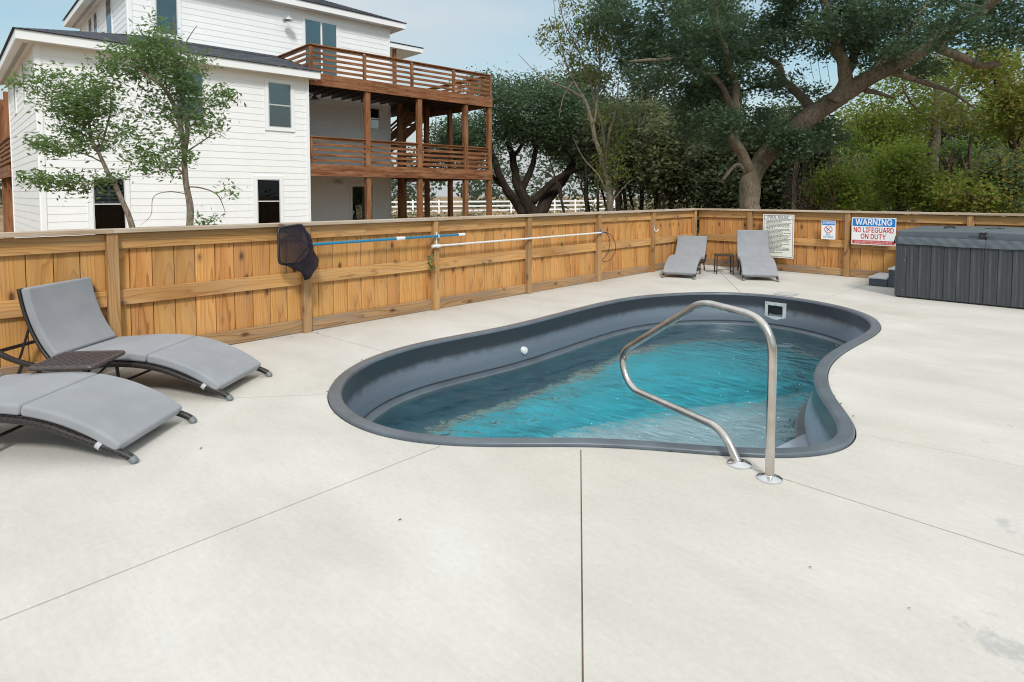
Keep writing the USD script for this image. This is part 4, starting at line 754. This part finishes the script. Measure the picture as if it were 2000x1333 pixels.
for s in (.2, .4, .6, .8, .93):
    c = cen + (tip - cen) * s ** 1.1 + np.array([.11 * math.sin(math.pi * s), .05 * math.sin(math.pi * s), 0]); th_ = np.linspace(0, 2 * np.pi, nH, endpoint=False)
    rows.append(c + (hoop - cen) * (1 - s) ** .8 * (1 + .12 * np.sin(th_ * 5 + s * 4))[:, None])
V = np.vstack(rows + [tip[None]]); F = []; i = np.arange(nH); j = (i + 1) % nH
for r in range(len(rows) - 1): F += [np.stack([r * nH + i, r * nH + j, (r + 1) * nH + j], 1), np.stack([r * nH + i, (r + 1) * nH + j, (r + 1) * nH + i], 1)]
F.append(np.stack([(len(rows) - 1) * nH + i, (len(rows) - 1) * nH + j, np.full(nH, len(V) - 1)], 1))
put('mesh_bag', trimesh.Trimesh(V, np.vstack(F), process=False), net_m, nt, smooth=True)
put('handle_socket', tube([(-6.16, 3.30, .965), (-6.20, 3.345, .976)], .016, 10), black_m, nt, smooth=40)
put('yoke', cat([tube([(-6.165, 3.30, .97), (-6.185, 3.02, 1.15)], .006, 6), tube([(-6.165, 3.30, .96), (-6.135, 3.12, .80)], .006, 6)]), black_m, nt, smooth=40)

# ================================================================== vegetation
def leaves(C, size, aspect, g, up=.35, fold=.18, droop=0.0, jitter=.3):
    """leaf-shaped faces (two triangles each, folded along the rib) centred at C"""
    n = len(C); a = g.normal(size=(n, 3)); a[:, 2] = a[:, 2] * .6 - droop; a /= np.linalg.norm(a, axis=1, keepdims=True)
    h = g.normal(size=(n, 3)); h[:, 2] += up * 3; h -= a * (h * a).sum(1, keepdims=True); h /= np.linalg.norm(h, axis=1, keepdims=True); b = np.cross(h, a)
    L = size * (1 + jitter * g.normal(size=(n, 1)) * .6).clip(.5, 1.7); W = L * aspect
    v = np.stack([C - a * L / 2, C + b * W / 2 + h * W * fold, C + a * L / 2, C - b * W / 2 + h * W * fold], 1).reshape(-1, 3)
    o = np.arange(n)[:, None] * 4
    return v, np.vstack([o + [0, 1, 2], o + [0, 2, 3]])
def clumps_in(ells, n, g, gap=.42, gs=.55, shell=.45):
    """points in ellipsoids [(centre, radii, weight)], leaving out where a noise field is low"""
    W = np.array([e[2] for e in ells], float); W /= W.sum(); out = []
    turn = 0
    while len(out) < n:
        turn += 1
        if turn % 6 == 0: gap *= .93
        k = g.choice(len(ells), p=W, size=256)
        for q in k:
            d = g.normal(size=3); d /= np.linalg.norm(d); r = (g.random() * (1 - shell) + shell) ** .6 if g.random() < .8 else g.random() ** .5
            p = ells[q][0] + d * ells[q][1] * r
            if meshkit.noise(p * gs, 11) > gap * .98: out.append(p)
            if len(out) >= n: break
    return np.array(out)
def tree(name, label, limbs, bark_m, leaf_m, clumps, per, csize, lsize, seed, aspect=.45, twig=.012, group=None, up=.35, droop=0.0, hang=None, flat=.75, leaf2=None, share2=.0, thick=.045):
    """limbs: [(points, radii)]; clumps: points that receive leaves and are tied to the limbs by twigs"""
    g = np.random.default_rng(seed); t = thing(name, label, 'tree', group)
    ms, nodes, nr = [], [], []
    for pts, rad in limbs:
        P = catmull(pts, 7); R_ = np.interp(np.linspace(0, 1, len(P)), np.linspace(0, 1, len(rad)), rad); P = P + (meshkit.noise(P * 2.3, seed)[:, None] - .5) * np.minimum(R_, .12)[:, None] * .9
        ms.append(tube(P, R_ * (1 + .16 * (meshkit.noise(P * 3.1, seed + 5) - .5)), 10 if R_.max() > .1 else 6)); nodes.append(P[2:]); nr.append(R_[2:])
    put('trunk', cat(ms), bark_m, t, smooth=True)
    N = np.vstack(nodes); NR = np.concatenate(nr)
    if len(clumps):
        tw = []; order = np.argsort([np.min(np.linalg.norm(N - c, axis=1)) for c in clumps]); cl = np.asarray(clumps)
        for c in cl[order]:
            dd = np.linalg.norm(N - c, axis=1); k = int(np.argmin(dd)); p = N[k]; d = dd[k]
            if d < .08: continue
            mid = (p + c) / 2 + g.normal(size=3) * d * .12 + np.array([0, 0, -.08 * d]); P = catmull([p, mid, c], 4); r0 = min(NR[k] * .6, twig + d * .012, thick)
            tw.append(tube(P, np.linspace(r0, twig * .45, len(P)), 5)); N = np.vstack([N, P[2:]]); NR = np.r_[NR, np.linspace(r0, twig * .45, len(P))[2:]]
        if tw: put('twigs', cat(tw), bark_m, t, smooth=True, kind='stuff')
        n = g.poisson(per, len(cl)); C = np.repeat(cl, n, axis=0) + g.normal(size=(n.sum(), 3)) * csize * np.array([1, 1, flat])
        if share2 > 0:
            sel = g.random(len(C)) < share2; v, f = leaves(C[sel], lsize, aspect, g, up, droop=droop); put('turning_leaves', (v, f), leaf2, t, kind='stuff'); C = C[~sel]
        v, f = leaves(C, lsize, aspect, g, up, droop=droop); put('crown', (v, f), leaf_m, t, kind='stuff')
    return t
def E_(cx, cy, rx, ry, d, rd, w=None):
    k = d / F_PX; c = at(cx, cy, d); M = np.array([rx * k, rd, ry * k])
    return (c, np.array([np.hypot(M[0] * _r[0], M[1] * _fh[0]), np.hypot(M[0] * _r[1], M[1] * _fh[1]), M[2]]), w or rx * ry)
A_ = lambda *pts: [at(*p) for p in pts]
g0 = np.random.default_rng(21)
# ---- the big oak behind the far fence
D = 17.0
limbs = [(A_((1458, 500, D), (1464, 440, D), (1468, 395, D), (1463, 358, D), (1476, 322, D)), [.33, .295, .265, .28, .25]),
    (A_((1470, 345, D), (1450, 312, D - .2), (1434, 272, D - .4), (1436, 215, D - .7), (1428, 150, D - 1), (1405, 70, D - 1.4), (1390, -30, D - 2)), [.18, .155, .135, .12, .10, .08, .04]),
    (A_((1470, 340, D), (1492, 308, D), (1535, 268, D - .2), (1582, 228, D - .5), (1640, 190, D - 1), (1702, 150, D - 1.5), (1778, 114, D - 2.2), (1845, 72, D - 3), (1918, 22, D - 3.8), (1990, -40, D - 4.5)), [.23, .24, .255, .24, .23, .205, .17, .13, .09, .06]),
    (A_((1630, 196, D - 1), (1652, 158, D - 1.2), (1640, 118, D - 1.4), (1628, 62, D - 1.6), (1604, -10, D - 2), (1590, -110, D - 2.4)), [.19, .18, .15, .12, .09, .05]),
    (A_((1650, 160, D - 1.2), (1662, 128, D - 1), (1680, 88, D - .8), (1712, 40, D - .4), (1740, -20, D), (1780, -110, D + .6)), [.13, .12, .105, .09, .07, .04]),
    (A_((1664, 122, D - 1), (1668, 85, D - .9), (1662, 50, D - .7), (1668, -10, D - .3)), [.08, .07, .055, .03]),
    (A_((1592, 222, D - .5), (1562, 182, D - .1), (1532, 160, D + .4), (1516, 128, D + 1), (1490, 112, D + 1.5), (1450, 96, D + 2.2)), [.15, .12, .105, .09, .07, .04]),
    (A_((1552, 172, D), (1500, 166, D + .5), (1445, 180, D + 1.1)), [.06, .05, .03]),
    (A_((1434, 200, D - .7), (1400, 170, D - .4), (1370, 130, D), (1338, 70, D + .5), (1300, 10, D + 1.2)), [.12, .10, .085, .065, .03]),
    (A_((1432, 215, D - .7), (1400, 158, D - 1.2), (1350, 120, D - 1.6), (1290, 116, D - 1.8), (1230, 120, D - 1.8)), [.09, .075, .06, .045, .02]),
    (A_((1700, 152, D - 1.5), (1735, 105, D - 1), (1775, 60, D - .4), (1815, 0, D + .4), (1850, -70, D + 1)), [.13, .11, .09, .07, .04]),
    (A_((1820, 86, D - 2.6), (1868, 106, D - 2.4), (1908, 128, D - 2.2), (1948, 126, D - 2.0)), [.13, .105, .085, .07]),
    (A_((1735, 138, D - 1.9), (1795, 160, D - 1.6), (1850, 176, D - 1.2), (1905, 212, D - .8)), [.09, .07, .045, .02]),
    (A_((1690, 178, D - 1.4), (1715, 182, D - 1.2), (1745, 192, D - 1)), [.08, .055, .03]),
    (A_((1462, 348, D), (1440, 322, D - .3), (1412, 352, D - .6)), [.07, .055, .045])]
ells = [E_(1290, 40, 110, 80, D, 2.6), E_(1215, 55, 60, 70, D + .5, 1.8), E_(1400, 50, 120, 85, D - 1, 2.6), E_(1330, 135, 120, 45, D - .5, 2.2), E_(1530, 40, 110, 75, D - 1, 2.6), E_(1640, 20, 90, 70, D - 1.5, 2.4), E_(1770, 30, 110, 80, D - 1.8, 2.6), E_(1880, 20, 100, 70, D - 2.8, 2.2), E_(1960, 55, 60, 45, D - 3, 1.6),
    E_(1800, 105, 70, 40, D - 2, 1.6), E_(1440, 175, 70, 38, D, 1.8), E_(1500, 250, 90, 36, D + .8, 1.5), E_(1400, 245, 65, 36, D + .4, 1.5), E_(1300, 195, 80, 30, D, 1.6), E_(1590, 262, 35, 32, D + .3, 1.0), E_(1865, 55, 60, 30, D - 4.0, .8, 1500), E_(1790, 80, 45, 24, D - 3, .6, 900), E_(1925, 20, 50, 30, D - 4.6, .8, 1200), E_(1505, 265, 70, 28, D - 1.1, .6, 1900), E_(1400, 240, 60, 26, D - 1.4, .6, 1500), E_(1555, 285, 30, 26, D - .9, .5, 700), E_(1560, 165, 40, 22, D + .5, 1.2), E_(1700, 110, 40, 26, D - .5, 1.2),
    E_(1500, -50, 260, 45, D - 1, 3, 7000), E_(2050, 0, 70, 80, D - 3, 2, 2500)]
tree('oak_tree', 'big spreading oak with a forked leaning trunk behind the far fence', limbs, bark_oak, leaf_oak, clumps_in(ells, 1150, g0, .47, .75), 72, .165, .108, 31, aspect=.46, twig=.010)
# ---- live oaks to the left of it
D = 31.0
limbs = [(A_((1052, 432, D), (1030, 400, D), (1008, 352, D), (1000, 300, D), (985, 250, D)), [.42, .32, .24, .17, .08]), (A_((1030, 430, D), (1012, 402, D), (990, 372, D - .5), (972, 330, D - 1), (958, 290, D - 1), (940, 255, D - 1.5)), [.30, .25, .21, .17, .13, .06]),
    (A_((1048, 430, D), (1072, 385, D + .5), (1108, 340, D + 1), (1130, 300, D + 1), (1150, 250, D + 1.5)), [.36, .30, .23, .16, .07]), (A_((1020, 370, D), (1038, 330, D), (1046, 290, D), (1040, 240, D)), [.18, .15, .12, .06]),
    (A_((1040, 395, D), (1085, 352, D - .4), (1120, 335, D - .6), (1165, 322, D - .8)), [.2, .16, .12, .06]), (A_((985, 365, D - .5), (960, 345, D - .6), (930, 335, D - .8), (905, 310, D - .8)), [.15, .12, .09, .05]), (A_((1000, 310, D), (1020, 280, D), (1015, 240, D)), [.11, .09, .05]), (A_((1125, 320, D + 1), (1100, 285, D + 1), (1090, 240, D + 1)), [.11, .09, .05])]
ells = [E_(1000, 215, 95, 62, D, 3), E_(930, 255, 60, 48, D - 1, 2.4), E_(1060, 220, 85, 62, D, 3), E_(960, 195, 60, 40, D, 2.4), E_(1110, 255, 75, 55, D + 1, 3), E_(880, 290, 50, 40, D, 2)]
tree('oak_tree', 'live oak with several dark twisting trunks just right of the timber deck', limbs, bark_dark, leaf_oak2, clumps_in(ells, 560, g0, .42, .5), 75, .36, .15, 32, aspect=.5, twig=.03)
# ---- slender half-bare tree in front of it
D = 17.5
limbs = [(A_((1190, 490, D), (1192, 415, D), (1188, 365, D), (1178, 322, D), (1160, 262, D), (1146, 205, D), (1136, 185, D)), [.10, .088, .078, .068, .058, .046, .040]), (A_((1184, 345, D), (1182, 300, D + .1), (1176, 250, D + .2), (1162, 200, D + .2), (1150, 150, D + .2), (1130, 100, D), (1105, 50, D), (1090, 0, D)), [.06, .05, .042, .036, .028, .02, .014, .008]),
    (A_((1140, 188, D), (1115, 150, D), (1098, 95, D), (1086, 40, D), (1080, -10, D)), [.034, .025, .018, .012, .006]), (A_((1140, 192, D), (1105, 172, D - .3), (1070, 158, D - .5), (1040, 135, D - .6), (1012, 105, D - .7)), [.03, .022, .016, .010, .005]), (A_((1183, 300, D + .1), (1190, 262, D - .1), (1203, 215, D - .2), (1208, 155, D - .2)), [.045, .04, .032, .012]), (A_((1160, 240, D), (1168, 180, D + .2), (1172, 120, D + .4), (1165, 50, D + .5), (1160, -20, D + .5)), [.04, .032, .025, .016, .008]),
    (A_((1120, 160, D), (1100, 190, D - .2), (1092, 230, D - .3)), [.02, .014, .006]), (A_((1190, 385, D), (1170, 345, D - .2), (1140, 310, D - .4), (1120, 270, D - .5)), [.03, .022, .014, .006]), (A_((1192, 400, D), (1215, 370, D - .2), (1235, 350, D - .3)), [.02, .014, .006])]
ells = [E_(1130, 60, 60, 70, D, 1.2, 10), E_(1160, 110, 40, 60, D, 1.0, 8), E_(1195, 320, 26, 60, D, .6, 7), E_(1090, 100, 50, 60, D, .8, 3), E_(1190, 240, 30, 60, D, .8, 5)]
tree('slender_tree', 'slender half-bare tree with a few brown and orange leaves behind the left fence', limbs, bark_grey, leaf_brown, clumps_in(ells, 300, g0, .25, 1.2), 14, .13, .12, 33, aspect=.33, twig=.006, droop=.9, leaf2=leaf_yel, share2=.35, thick=.016)
# ---- dark woods behind, each tree with its own trunk
def wood_tree(name, label, u, v0, d, htop, rx, seed, leaf_m, bark_m, n=230, per=60, lean=0, low=None, ls=.22, cs=.34, group=None, gap=.34, share2=0, leaf2=None, fork=3):
    g = np.random.default_rng(seed); r = .10 + .05 * g.random(); base = at(u, PRINCIPAL_Y, d); base[2] = -.35; low = low if low is not None else htop + (v0 - htop) * .5
    gv = 380 + 1.9 / d * F_PX
    limbs = [(A_((u, gv, d), (u + lean * .4 + g.normal() * 4, (gv + low) / 2, d), (u + lean + g.normal() * 6, low, d), (u + lean * 1.3, (low + htop) / 2, d), (u + lean * 1.5, htop + (v0 - htop) * .22, d)), [r * 1.2, r * .9, r * .6, r * .3, r * .06])]
    for k in range(fork):
        s = (-1) ** k * (.45 + .5 * g.random()); y0 = low + (gv - low) * .35 * g.random(); limbs.append((A_((u + lean * .6, y0 + 12, d), (u + lean + s * rx * .35, y0 - 22, d + g.normal()), (u + lean + s * rx * .75, (y0 + htop) / 2, d + g.normal() * 1.5)), [r * .5, r * .3, r * .06]))
    cy, ry = (htop + v0) / 2, (v0 - htop) / 2
    ells = [E_(u + lean, cy, rx, ry, d, rx * d / F_PX * .9)] + [E_(u + lean + g.uniform(-.7, .7) * rx, cy + g.uniform(-.7, .5) * ry, rx * .5, ry * .42, d + g.normal(), rx * d / F_PX * .5) for _ in range(4)]
    return tree(name, label, limbs, bark_m, leaf_m, clumps_in(ells, n, g, gap, .4), per, cs, ls, seed, aspect=.5, twig=.02, group=group, share2=share2, leaf2=leaf2)
lw = ['tall dark tree just right of the slender half-bare tree, at the back', 'dark tree low in the wood, right behind the slender half-bare trunk', 'olive-toned tree right of the slender half-bare tree', 'olive tree behind the far corner of the fence', 'dark bushy tree left of the big oak trunk', 'low dark bush touching the left side of the big oak trunk', 'dark tree showing under the fork of the big oak', 'dark tree behind the pale vine-hung trunk', 'tall backmost tree above the olive-toned ones', 'tall backmost tree behind the left limb of the big oak', 'backmost dark tree seen under the long right limb of the big oak']
for k, (u, v0, d, top, rx, lm) in enumerate([(1150, 345, 36, 130, 75, leaf_wood), (1215, 370, 29, 215, 60, leaf_wood), (1255, 385, 33, 180, 70, leaf_olive), (1310, 392, 27, 235, 60, leaf_olive), (1365, 395, 30, 215, 65, leaf_wood), (1415, 398, 25, 285, 50, leaf_wood), (1500, 404, 24, 250, 60, leaf_wood), (1570, 404, 26, 262, 55, leaf_wood), (1290, 330, 38, 130, 80, leaf_wood), (1400, 340, 38, 160, 80, leaf_wood), (1530, 350, 34, 200, 70, leaf_wood)]):
    wood_tree('wood_tree', lw[k], u, v0, d, top, rx, 200 + k, lm, bark_dark, 230, 62, lean=g0.normal() * 8)
ords = 'first second third fourth fifth sixth seventh eighth ninth tenth eleventh twelfth thirteenth fourteenth fifteenth'.split()
for k in range(15):
    u = 1120 + 22 * k + np.clip(g0.normal(), -1.4, 1.4) * 6
    d = g0.uniform(23, 36); l = g0.normal() * 9; gv = 380 + 1.9 / d * F_PX
    t = thing('sapling', f'thin dark trunk in the shaded wood, {ords[k]} from the left', 'tree')
    P = catmull(A_((u, gv, d), (u + l, 390, d), (u + l * 1.6, 355, d), (u + l * 2.4 + g0.normal() * 5, 310, d)), 5); put('trunk', tube(P, np.linspace(.10, .04, len(P)) * g0.uniform(.6, 1.2), 7), bark_dark, t, smooth=True)
    P = catmull(A_((u + l, 388, d), (u + l + g0.normal() * 14, 362, d), (u + l + g0.normal() * 26, 335, d)), 5); put('branch', tube(P, np.linspace(.05, .02, len(P)), 6), bark_dark, t, smooth=True)
# a pale trunk and hanging vines right of the oak
t = thing('sapling', 'pale grey trunk with bare vines just right of the big oak', 'tree')
D = 19; P = catmull(A_((1552, 480, D), (1551, 410, D), (1553, 350, D), (1556, 300, D), (1550, 250, D)), 6); put('trunk', tube(P, np.linspace(.085, .05, len(P)), 8), bark_grey, t, smooth=True)
vm = []
for k in range(46):
    u = 1535 + 95 * g0.random(); y = 300 + 60 * g0.random(); d = D + g0.normal() * 1.0; vm.append(tube(catmull(A_((u, y, d), (u + g0.normal() * 14, y + 45, d), (u + g0.normal() * 22, y + 95, d), (u + g0.normal() * 30, 430, d)), 4), .011, 4))
for u, y, l in ((1595, 90, 75), (1612, 100, 60), (1580, 105, 50), (1640, 100, 60), (1700, 190, 50), (1636, 235, 120), (1672, 220, 80), (1758, 130, 60)): vm.append(tube(catmull(A_((u, y, 16.3), (u + 3, y + l * .4, 16.3), (u + 9, y + l, 16.3)), 4), .006, 4))
put('vines', cat(vm), bark_brown, t, smooth=True, kind='stuff')
# ---- yellow-green thicket and autumn trees at the right
def thicket(label, u, d, top, rx, seed, lm, l2, sh, n=135, ls=.12):
    wood_tree('thicket_tree', label, u, 414, d, top, rx, seed, lm, bark_brown, n, 42, lean=g0.normal() * 12, ls=ls, cs=.30, fork=6, gap=.52, share2=sh, leaf2=l2)
thicket('leafy yellow-green tree right of the big oak, behind the no diving sign', 1655, 21, 272, 42, 301, leaf_yel, leaf_aut, .2)
thicket('taller yellow-green tree behind the post between the two right signs', 1708, 23, 240, 42, 307, leaf_yel, leaf_olive, .2)
thicket('yellow-green tree behind the warning sign', 1760, 20, 285, 45, 302, leaf_yel, leaf_aut, .2)
thicket('green and rust tree rising behind the left part of the hot tub', 1850, 19, 255, 45, 303, leaf_yel, leaf_aut, .3)
thicket('low rusty bush showing over the fence behind the hot tub', 1915, 17, 350, 60, 308, leaf_aut, leaf_yel, .4, 110)
thicket('dense green tree at the right edge behind the hot tub', 1975, 18.5, 255, 60, 304, leaf_oak2, leaf_aut, .4)
thicket('bright green tree between the pale sparse trunk and the right edge', 1905, 22, 225, 45, 309, leaf_yel, leaf_oak2, .5)
wood_tree('thicket_tree', 'olive tree filling the back of the thicket behind the no diving sign', 1700, 405, 28, 320, 90, 305, leaf_olive, bark_dark, 200, 50, ls=.16, cs=.45, gap=.4)
wood_tree('thicket_tree', 'olive tree in the back of the thicket above the hot tub', 1880, 405, 27, 300, 110, 306, leaf_olive, bark_dark, 220, 50, ls=.16, cs=.45, gap=.4)
for k_, (u_, d_, t_, r_, lb_) in enumerate([(1660, 31, 225, 60, 'loose yellow-green tree at the back, just under the long right limb of the big oak'), (1745, 33, 205, 65, 'tall loose yellow-green tree at the back, left of the pale sparse trunk'), (1890, 32, 200, 70, 'tall loose olive tree at the back, right of the pale sparse trunk'), (1985, 30, 190, 60, 'tall back tree at the right edge behind the rusty autumn tree')]):
    wood_tree('woodland_tree', lb_, u_, 410, d_, t_, r_, 320 + k_, leaf_yel if k_ != 2 else leaf_olive, bark_brown, 190, 44, lean=g0.normal() * 8, ls=.17, cs=.42, fork=5, gap=.45, share2=.25, leaf2=leaf_aut if k_ % 2 else leaf_olive)
D = 22
limbs = [(A_((1814, 480, D), (1816, 400, D), (1820, 330, D), (1826, 270, D), (1828, 240, D), (1830, 190, D), (1832, 120, D), (1826, 50, D)), [.24, .22, .18, .15, .14, .11, .08, .03]), (A_((1828, 245, D), (1848, 205, D), (1872, 168, D + .5), (1895, 120, D + 1)), [.11, .09, .07, .03]), (A_((1826, 245, D), (1800, 222, D), (1775, 195, D - .5), (1760, 160, D - .8)), [.07, .055, .04, .02]), (A_((1828, 232, D), (1860, 215, D), (1915, 205, D)), [.06, .045, .02]), (A_((1834, 430, D - 1), (1836, 370, D - 1), (1846, 310, D - 1)), [.16, .14, .10]), (A_((1838, 240, D), (1880, 236, D), (1935, 250, D)), [.05, .04, .02])]
ells = [E_(1760, 190, 95, 70, D, 2.5), E_(1850, 170, 80, 70, D, 2.5), E_(1700, 245, 70, 40, D, 2), E_(1920, 150, 60, 60, D, 2, 5500)]
tree('sparse_autumn_tree', 'tall sparse tree with pale branches and yellowing leaves above the thicket', limbs, bark_grey, leaf_yel, clumps_in(ells, 320, g0, .36, .6), 30, .28, .13, 34, aspect=.5, twig=.012, leaf2=leaf_aut, share2=.35)
D = 18.5
limbs = [(A_((2010, 470, D), (2000, 380, D), (1985, 300, D), (1965, 220, D), (1945, 160, D), (1930, 110, D)), [.16, .14, .11, .08, .05, .02]), (A_((1985, 300, D), (2005, 230, D), (2020, 170, D)), [.07, .05, .02]), (A_((1968, 225, D), (1925, 190, D), (1900, 170, D)), [.05, .035, .015])]
ells = [E_(1960, 165, 55, 55, D, 1.6), E_(1925, 215, 50, 40, D, 1.5), E_(1985, 225, 50, 45, D, 1.6), E_(1940, 120, 40, 30, D, 1.2, 800)]
tree('rusty_tree', 'olive and rust-coloured autumn tree at the right edge of the photo', limbs, bark_brown, leaf_aut, clumps_in(ells, 250, g0, .36, .7), 36, .22, .12, 35, aspect=.5, twig=.010, leaf2=leaf_yel, share2=.3)
# ---- the small myrtle in front of the house
D = 9.6
limbs = [(A_((375, 520, D), (371, 440, D), (367, 385, D), (362, 335, D), (360, 290, D), (352, 250, D), (340, 205, D), (318, 170, D - .2), (290, 148, D - .3), (255, 128, D - .4)), [.062, .058, .05, .045, .042, .038, .034, .028, .022, .012]), (A_((360, 300, D), (366, 262, D), (362, 225, D + .1), (352, 170, D + .1), (345, 110, D + .2), (342, 60, D + .2), (340, 30, D + .2)), [.04, .034, .03, .024, .018, .012, .006]),
    (A_((352, 258, D), (330, 235, D), (310, 222, D)), [.016, .012, .006]), (A_((366, 365, D), (395, 368, D - .2), (425, 382, D - .3), (440, 415, D - .3)), [.014, .011, .008, .004]), (A_((360, 300, D), (390, 280, D), (420, 262, D - .1), (440, 270, D - .2)), [.014, .011, .008, .004]), (A_((360, 240, D), (395, 205, D + .1), (425, 180, D + .2), (458, 200, D + .2)), [.018, .012, .008, .004]), (A_((364, 345, D), (340, 325, D - .1), (310, 335, D - .3), (285, 345, D - .3)), [.014, .01, .007, .004]),
    (A_((368, 380, D), (330, 375, D + .1), (300, 385, D + .2), (295, 420, D + .2), (275, 440, D + .3)), [.009, .007, .005, .004, .002]), (A_((352, 130, D), (330, 90, D), (300, 45, D)), [.016, .010, .005]), (A_((348, 120, D), (365, 80, D + .1), (385, 50, D + .1)), [.014, .008, .004])]
el = [E_(290, 120, 70, 40, D, .7), E_(340, 115, 60, 40, D + .1, .7), E_(335, 55, 52, 30, D + .1, .6, 900), E_(320, 185, 60, 40, D, .7), E_(370, 200, 45, 45, D, .6, 1400), E_(310, 255, 65, 40, D, .7, 2200), E_(310, 310, 60, 35, D - .1, .6, 1600), E_(430, 190, 28, 16, D + .1, .3, 300), E_(405, 245, 35, 18, D, .4, 450), E_(430, 375, 16, 18, D - .3, .25, 130), E_(400, 430, 22, 8, D - .3, .25, 120), E_(250, 130, 55, 22, D - .4, .5, 800), E_(205, 160, 45, 20, D - .4, .4, 500)]
tree('myrtle_tree', 'small glossy-leaved tree with a brown trunk before the white house, right one of the pair', limbs, bark_grey, leaf_myrtle, clumps_in(el, 380, g0, .36, 2.0), 19, .085, .085, 36, aspect=.34, twig=.0045, up=.2, flat=.8)
D = 9.9
limbs = [(A_((285, 530, D), (262, 450, D), (240, 400, D), (226, 365, D), (208, 335, D), (192, 300, D), (178, 270, D), (172, 225, D), (150, 180, D - .1), (110, 160, D - .2)), [.05, .044, .04, .036, .033, .03, .025, .02, .014, .006]), (A_((192, 302, D), (205, 262, D + .1), (215, 220, D + .2), (215, 170, D + .2)), [.02, .016, .012, .006]), (A_((200, 318, D), (160, 300, D - .2), (110, 292, D - .3), (50, 272, D - .4)), [.014, .010, .007, .003]), (A_((218, 350, D), (170, 360, D - .2), (110, 352, D - .3), (45, 358, D - .3)), [.014, .010, .007, .003]), (A_((176, 255, D), (130, 225, D - .2), (90, 190, D - .3), (40, 158, D - .3)), [.016, .012, .008, .003])]
el = [E_(150, 200, 70, 34, D - .1, .6), E_(110, 160, 60, 25, D - .2, .5), E_(185, 190, 40, 40, D, .5), E_(150, 245, 40, 20, D, .4, 600), E_(110, 285, 72, 11, D - .3, .3, 700), E_(180, 270, 30, 22, D, .4, 500), E_(105, 352, 66, 12, D - .3, .3, 650), E_(165, 372, 26, 20, D - .2, .3, 350), E_(215, 350, 25, 14, D, .3, 250), E_(50, 160, 22, 10, D - .3, .2, 180)]
tree('myrtle_tree', 'small leaning glossy-leaved tree before the white house, left one of the pair', limbs, bark_grey, leaf_myrtle, clumps_in(el, 270, g0, .36, 2.0), 19, .085, .085, 37, aspect=.34, twig=.0045, up=.2, flat=.8)
# ---- far wood all round the horizon, reads as one mass
far = []
for k in range(1500):
    a = g0.uniform(-.2, 2.7) if k < 1100 else g0.uniform(-math.pi, math.pi); d = g0.uniform(75, 120); top = 5.5 + 4 * meshkit.noise(np.array([a * 14, 0, 0]), 2)
    far.append((d * -math.sin(a), d * math.cos(a), g0.uniform(-.3, top)))
far = np.array(far); C = np.repeat(far, 34, axis=0) + g0.normal(size=(len(far) * 34, 3)) * [1.3, 1.3, 1.0]
put('distant_wood', leaves(C, .75, .6, g0), leaf_far, kind='stuff', label='hazy line of distant green woodland seen under and past the deck', cat='woodland')
lowb = []
for k in range(420):
    u = g0.uniform(740, 1640); d = g0.uniform(20, 44); p = at(u, 380, d); p[2] = g0.uniform(-.3, .25 if u < 1150 else .9); lowb.append(p)
lowb = np.array(lowb); C = np.repeat(lowb, 40, axis=0) + g0.normal(size=(len(lowb) * 40, 3)) * [.4, .4, .18]
put('undergrowth', leaves(C, .16, .5, g0), leaf_olive, kind='stuff', label='low scrubby undergrowth on the sandy ground beyond the fences', cat='undergrowth')
# ---- white ranch fence far behind the deck
wf = thing('ranch_fence', 'white three-rail ranch fence far off beyond the deck and oaks', 'fence')
p0, p1 = at(640, 395, 52), at(1200, 395, 66); L = np.linalg.norm((p1 - p0)[:2]); n = int(L / 2.4)
for k in range(n + 1):
    p = p0 + (p1 - p0) * k / n; board(wf, 'post', (p[0], p[1], -.6), (p[0], p[1], 1.02), .15, .15, trim, face=-_fh)
    if k < n:
        q = p0 + (p1 - p0) * (k + 1) / n
        for z in (.84, .42, .0): board(wf, 'rail', (p[0], p[1], z), (q[0], q[1], z), .15, .05, trim, face=-_fh)
ub = thing('utility_box', 'pale grey box just showing over the left fence near its corner', 'utility box', loc=tuple(np.r_[at(1220, 412, 24)[:2], -.2]), rz=43)
put('cabinet', rbox(.62, .5, .98, .04), plain('box_grey', (.42, .42, .42), .5), ub, smooth=40); put('lid', rbox(.70, .56, .10, .04), plain('box_lid', (.52, .52, .52), .5), ub, smooth=40, M=T((0, 0, .985)))
# ---- a sprig of ivy through the fence, dry leaves on the deck
iv = thing('ivy_sprig', 'sprig of green ivy poking through the left fence below the blue pole', 'plant')
sp = catmull([(-6.28, 5.06, .50), (-6.22, 5.05, .55), (-6.20, 5.02, .60), (-6.195, 4.97, .65), (-6.20, 5.0, .71)], 5); put('stem', tube(sp, .003, 5), bark_brown, iv)
C = sp[g0.integers(4, len(sp), 22)] + g0.normal(size=(22, 3)) * [.012, .028, .022]; C[:, 0] = np.maximum(C[:, 0], -6.225); put('ivy_leaves', leaves(C, .055, .75, g0), leaf_myrtle, iv, kind='stuff')
lt = []
for k in range(70):
    i = int(g0.integers(0, NP_))
    if ol[i, 0] > -2.6 and g0.random() < .7: continue
    p = ol[i] - nrm[i] * abs(g0.normal() * .025 + .008); lt.append((*p, .008))
for k in range(75): lt.append((FX + .02 + abs(g0.normal()) * .06, g0.uniform(-1, 12.2), .008))
for k in range(30): lt.append((g0.uniform(-6, -2.8), FY - .03 - abs(g0.normal()) * .06, .008))
for k in range(12): lt.append((g0.uniform(-5.6, .5), g0.uniform(.6, 10), .006))
lt = np.array(lt); v, f = leaves(lt, .020, .5, g0, up=2.5); v[:, 2] = np.maximum(v[:, 2], .004); put('dry_leaves', (v, f), leaf_brown, kind='stuff', label='small dry leaves scattered along the fence foot and pool rim', cat='dry leaves')
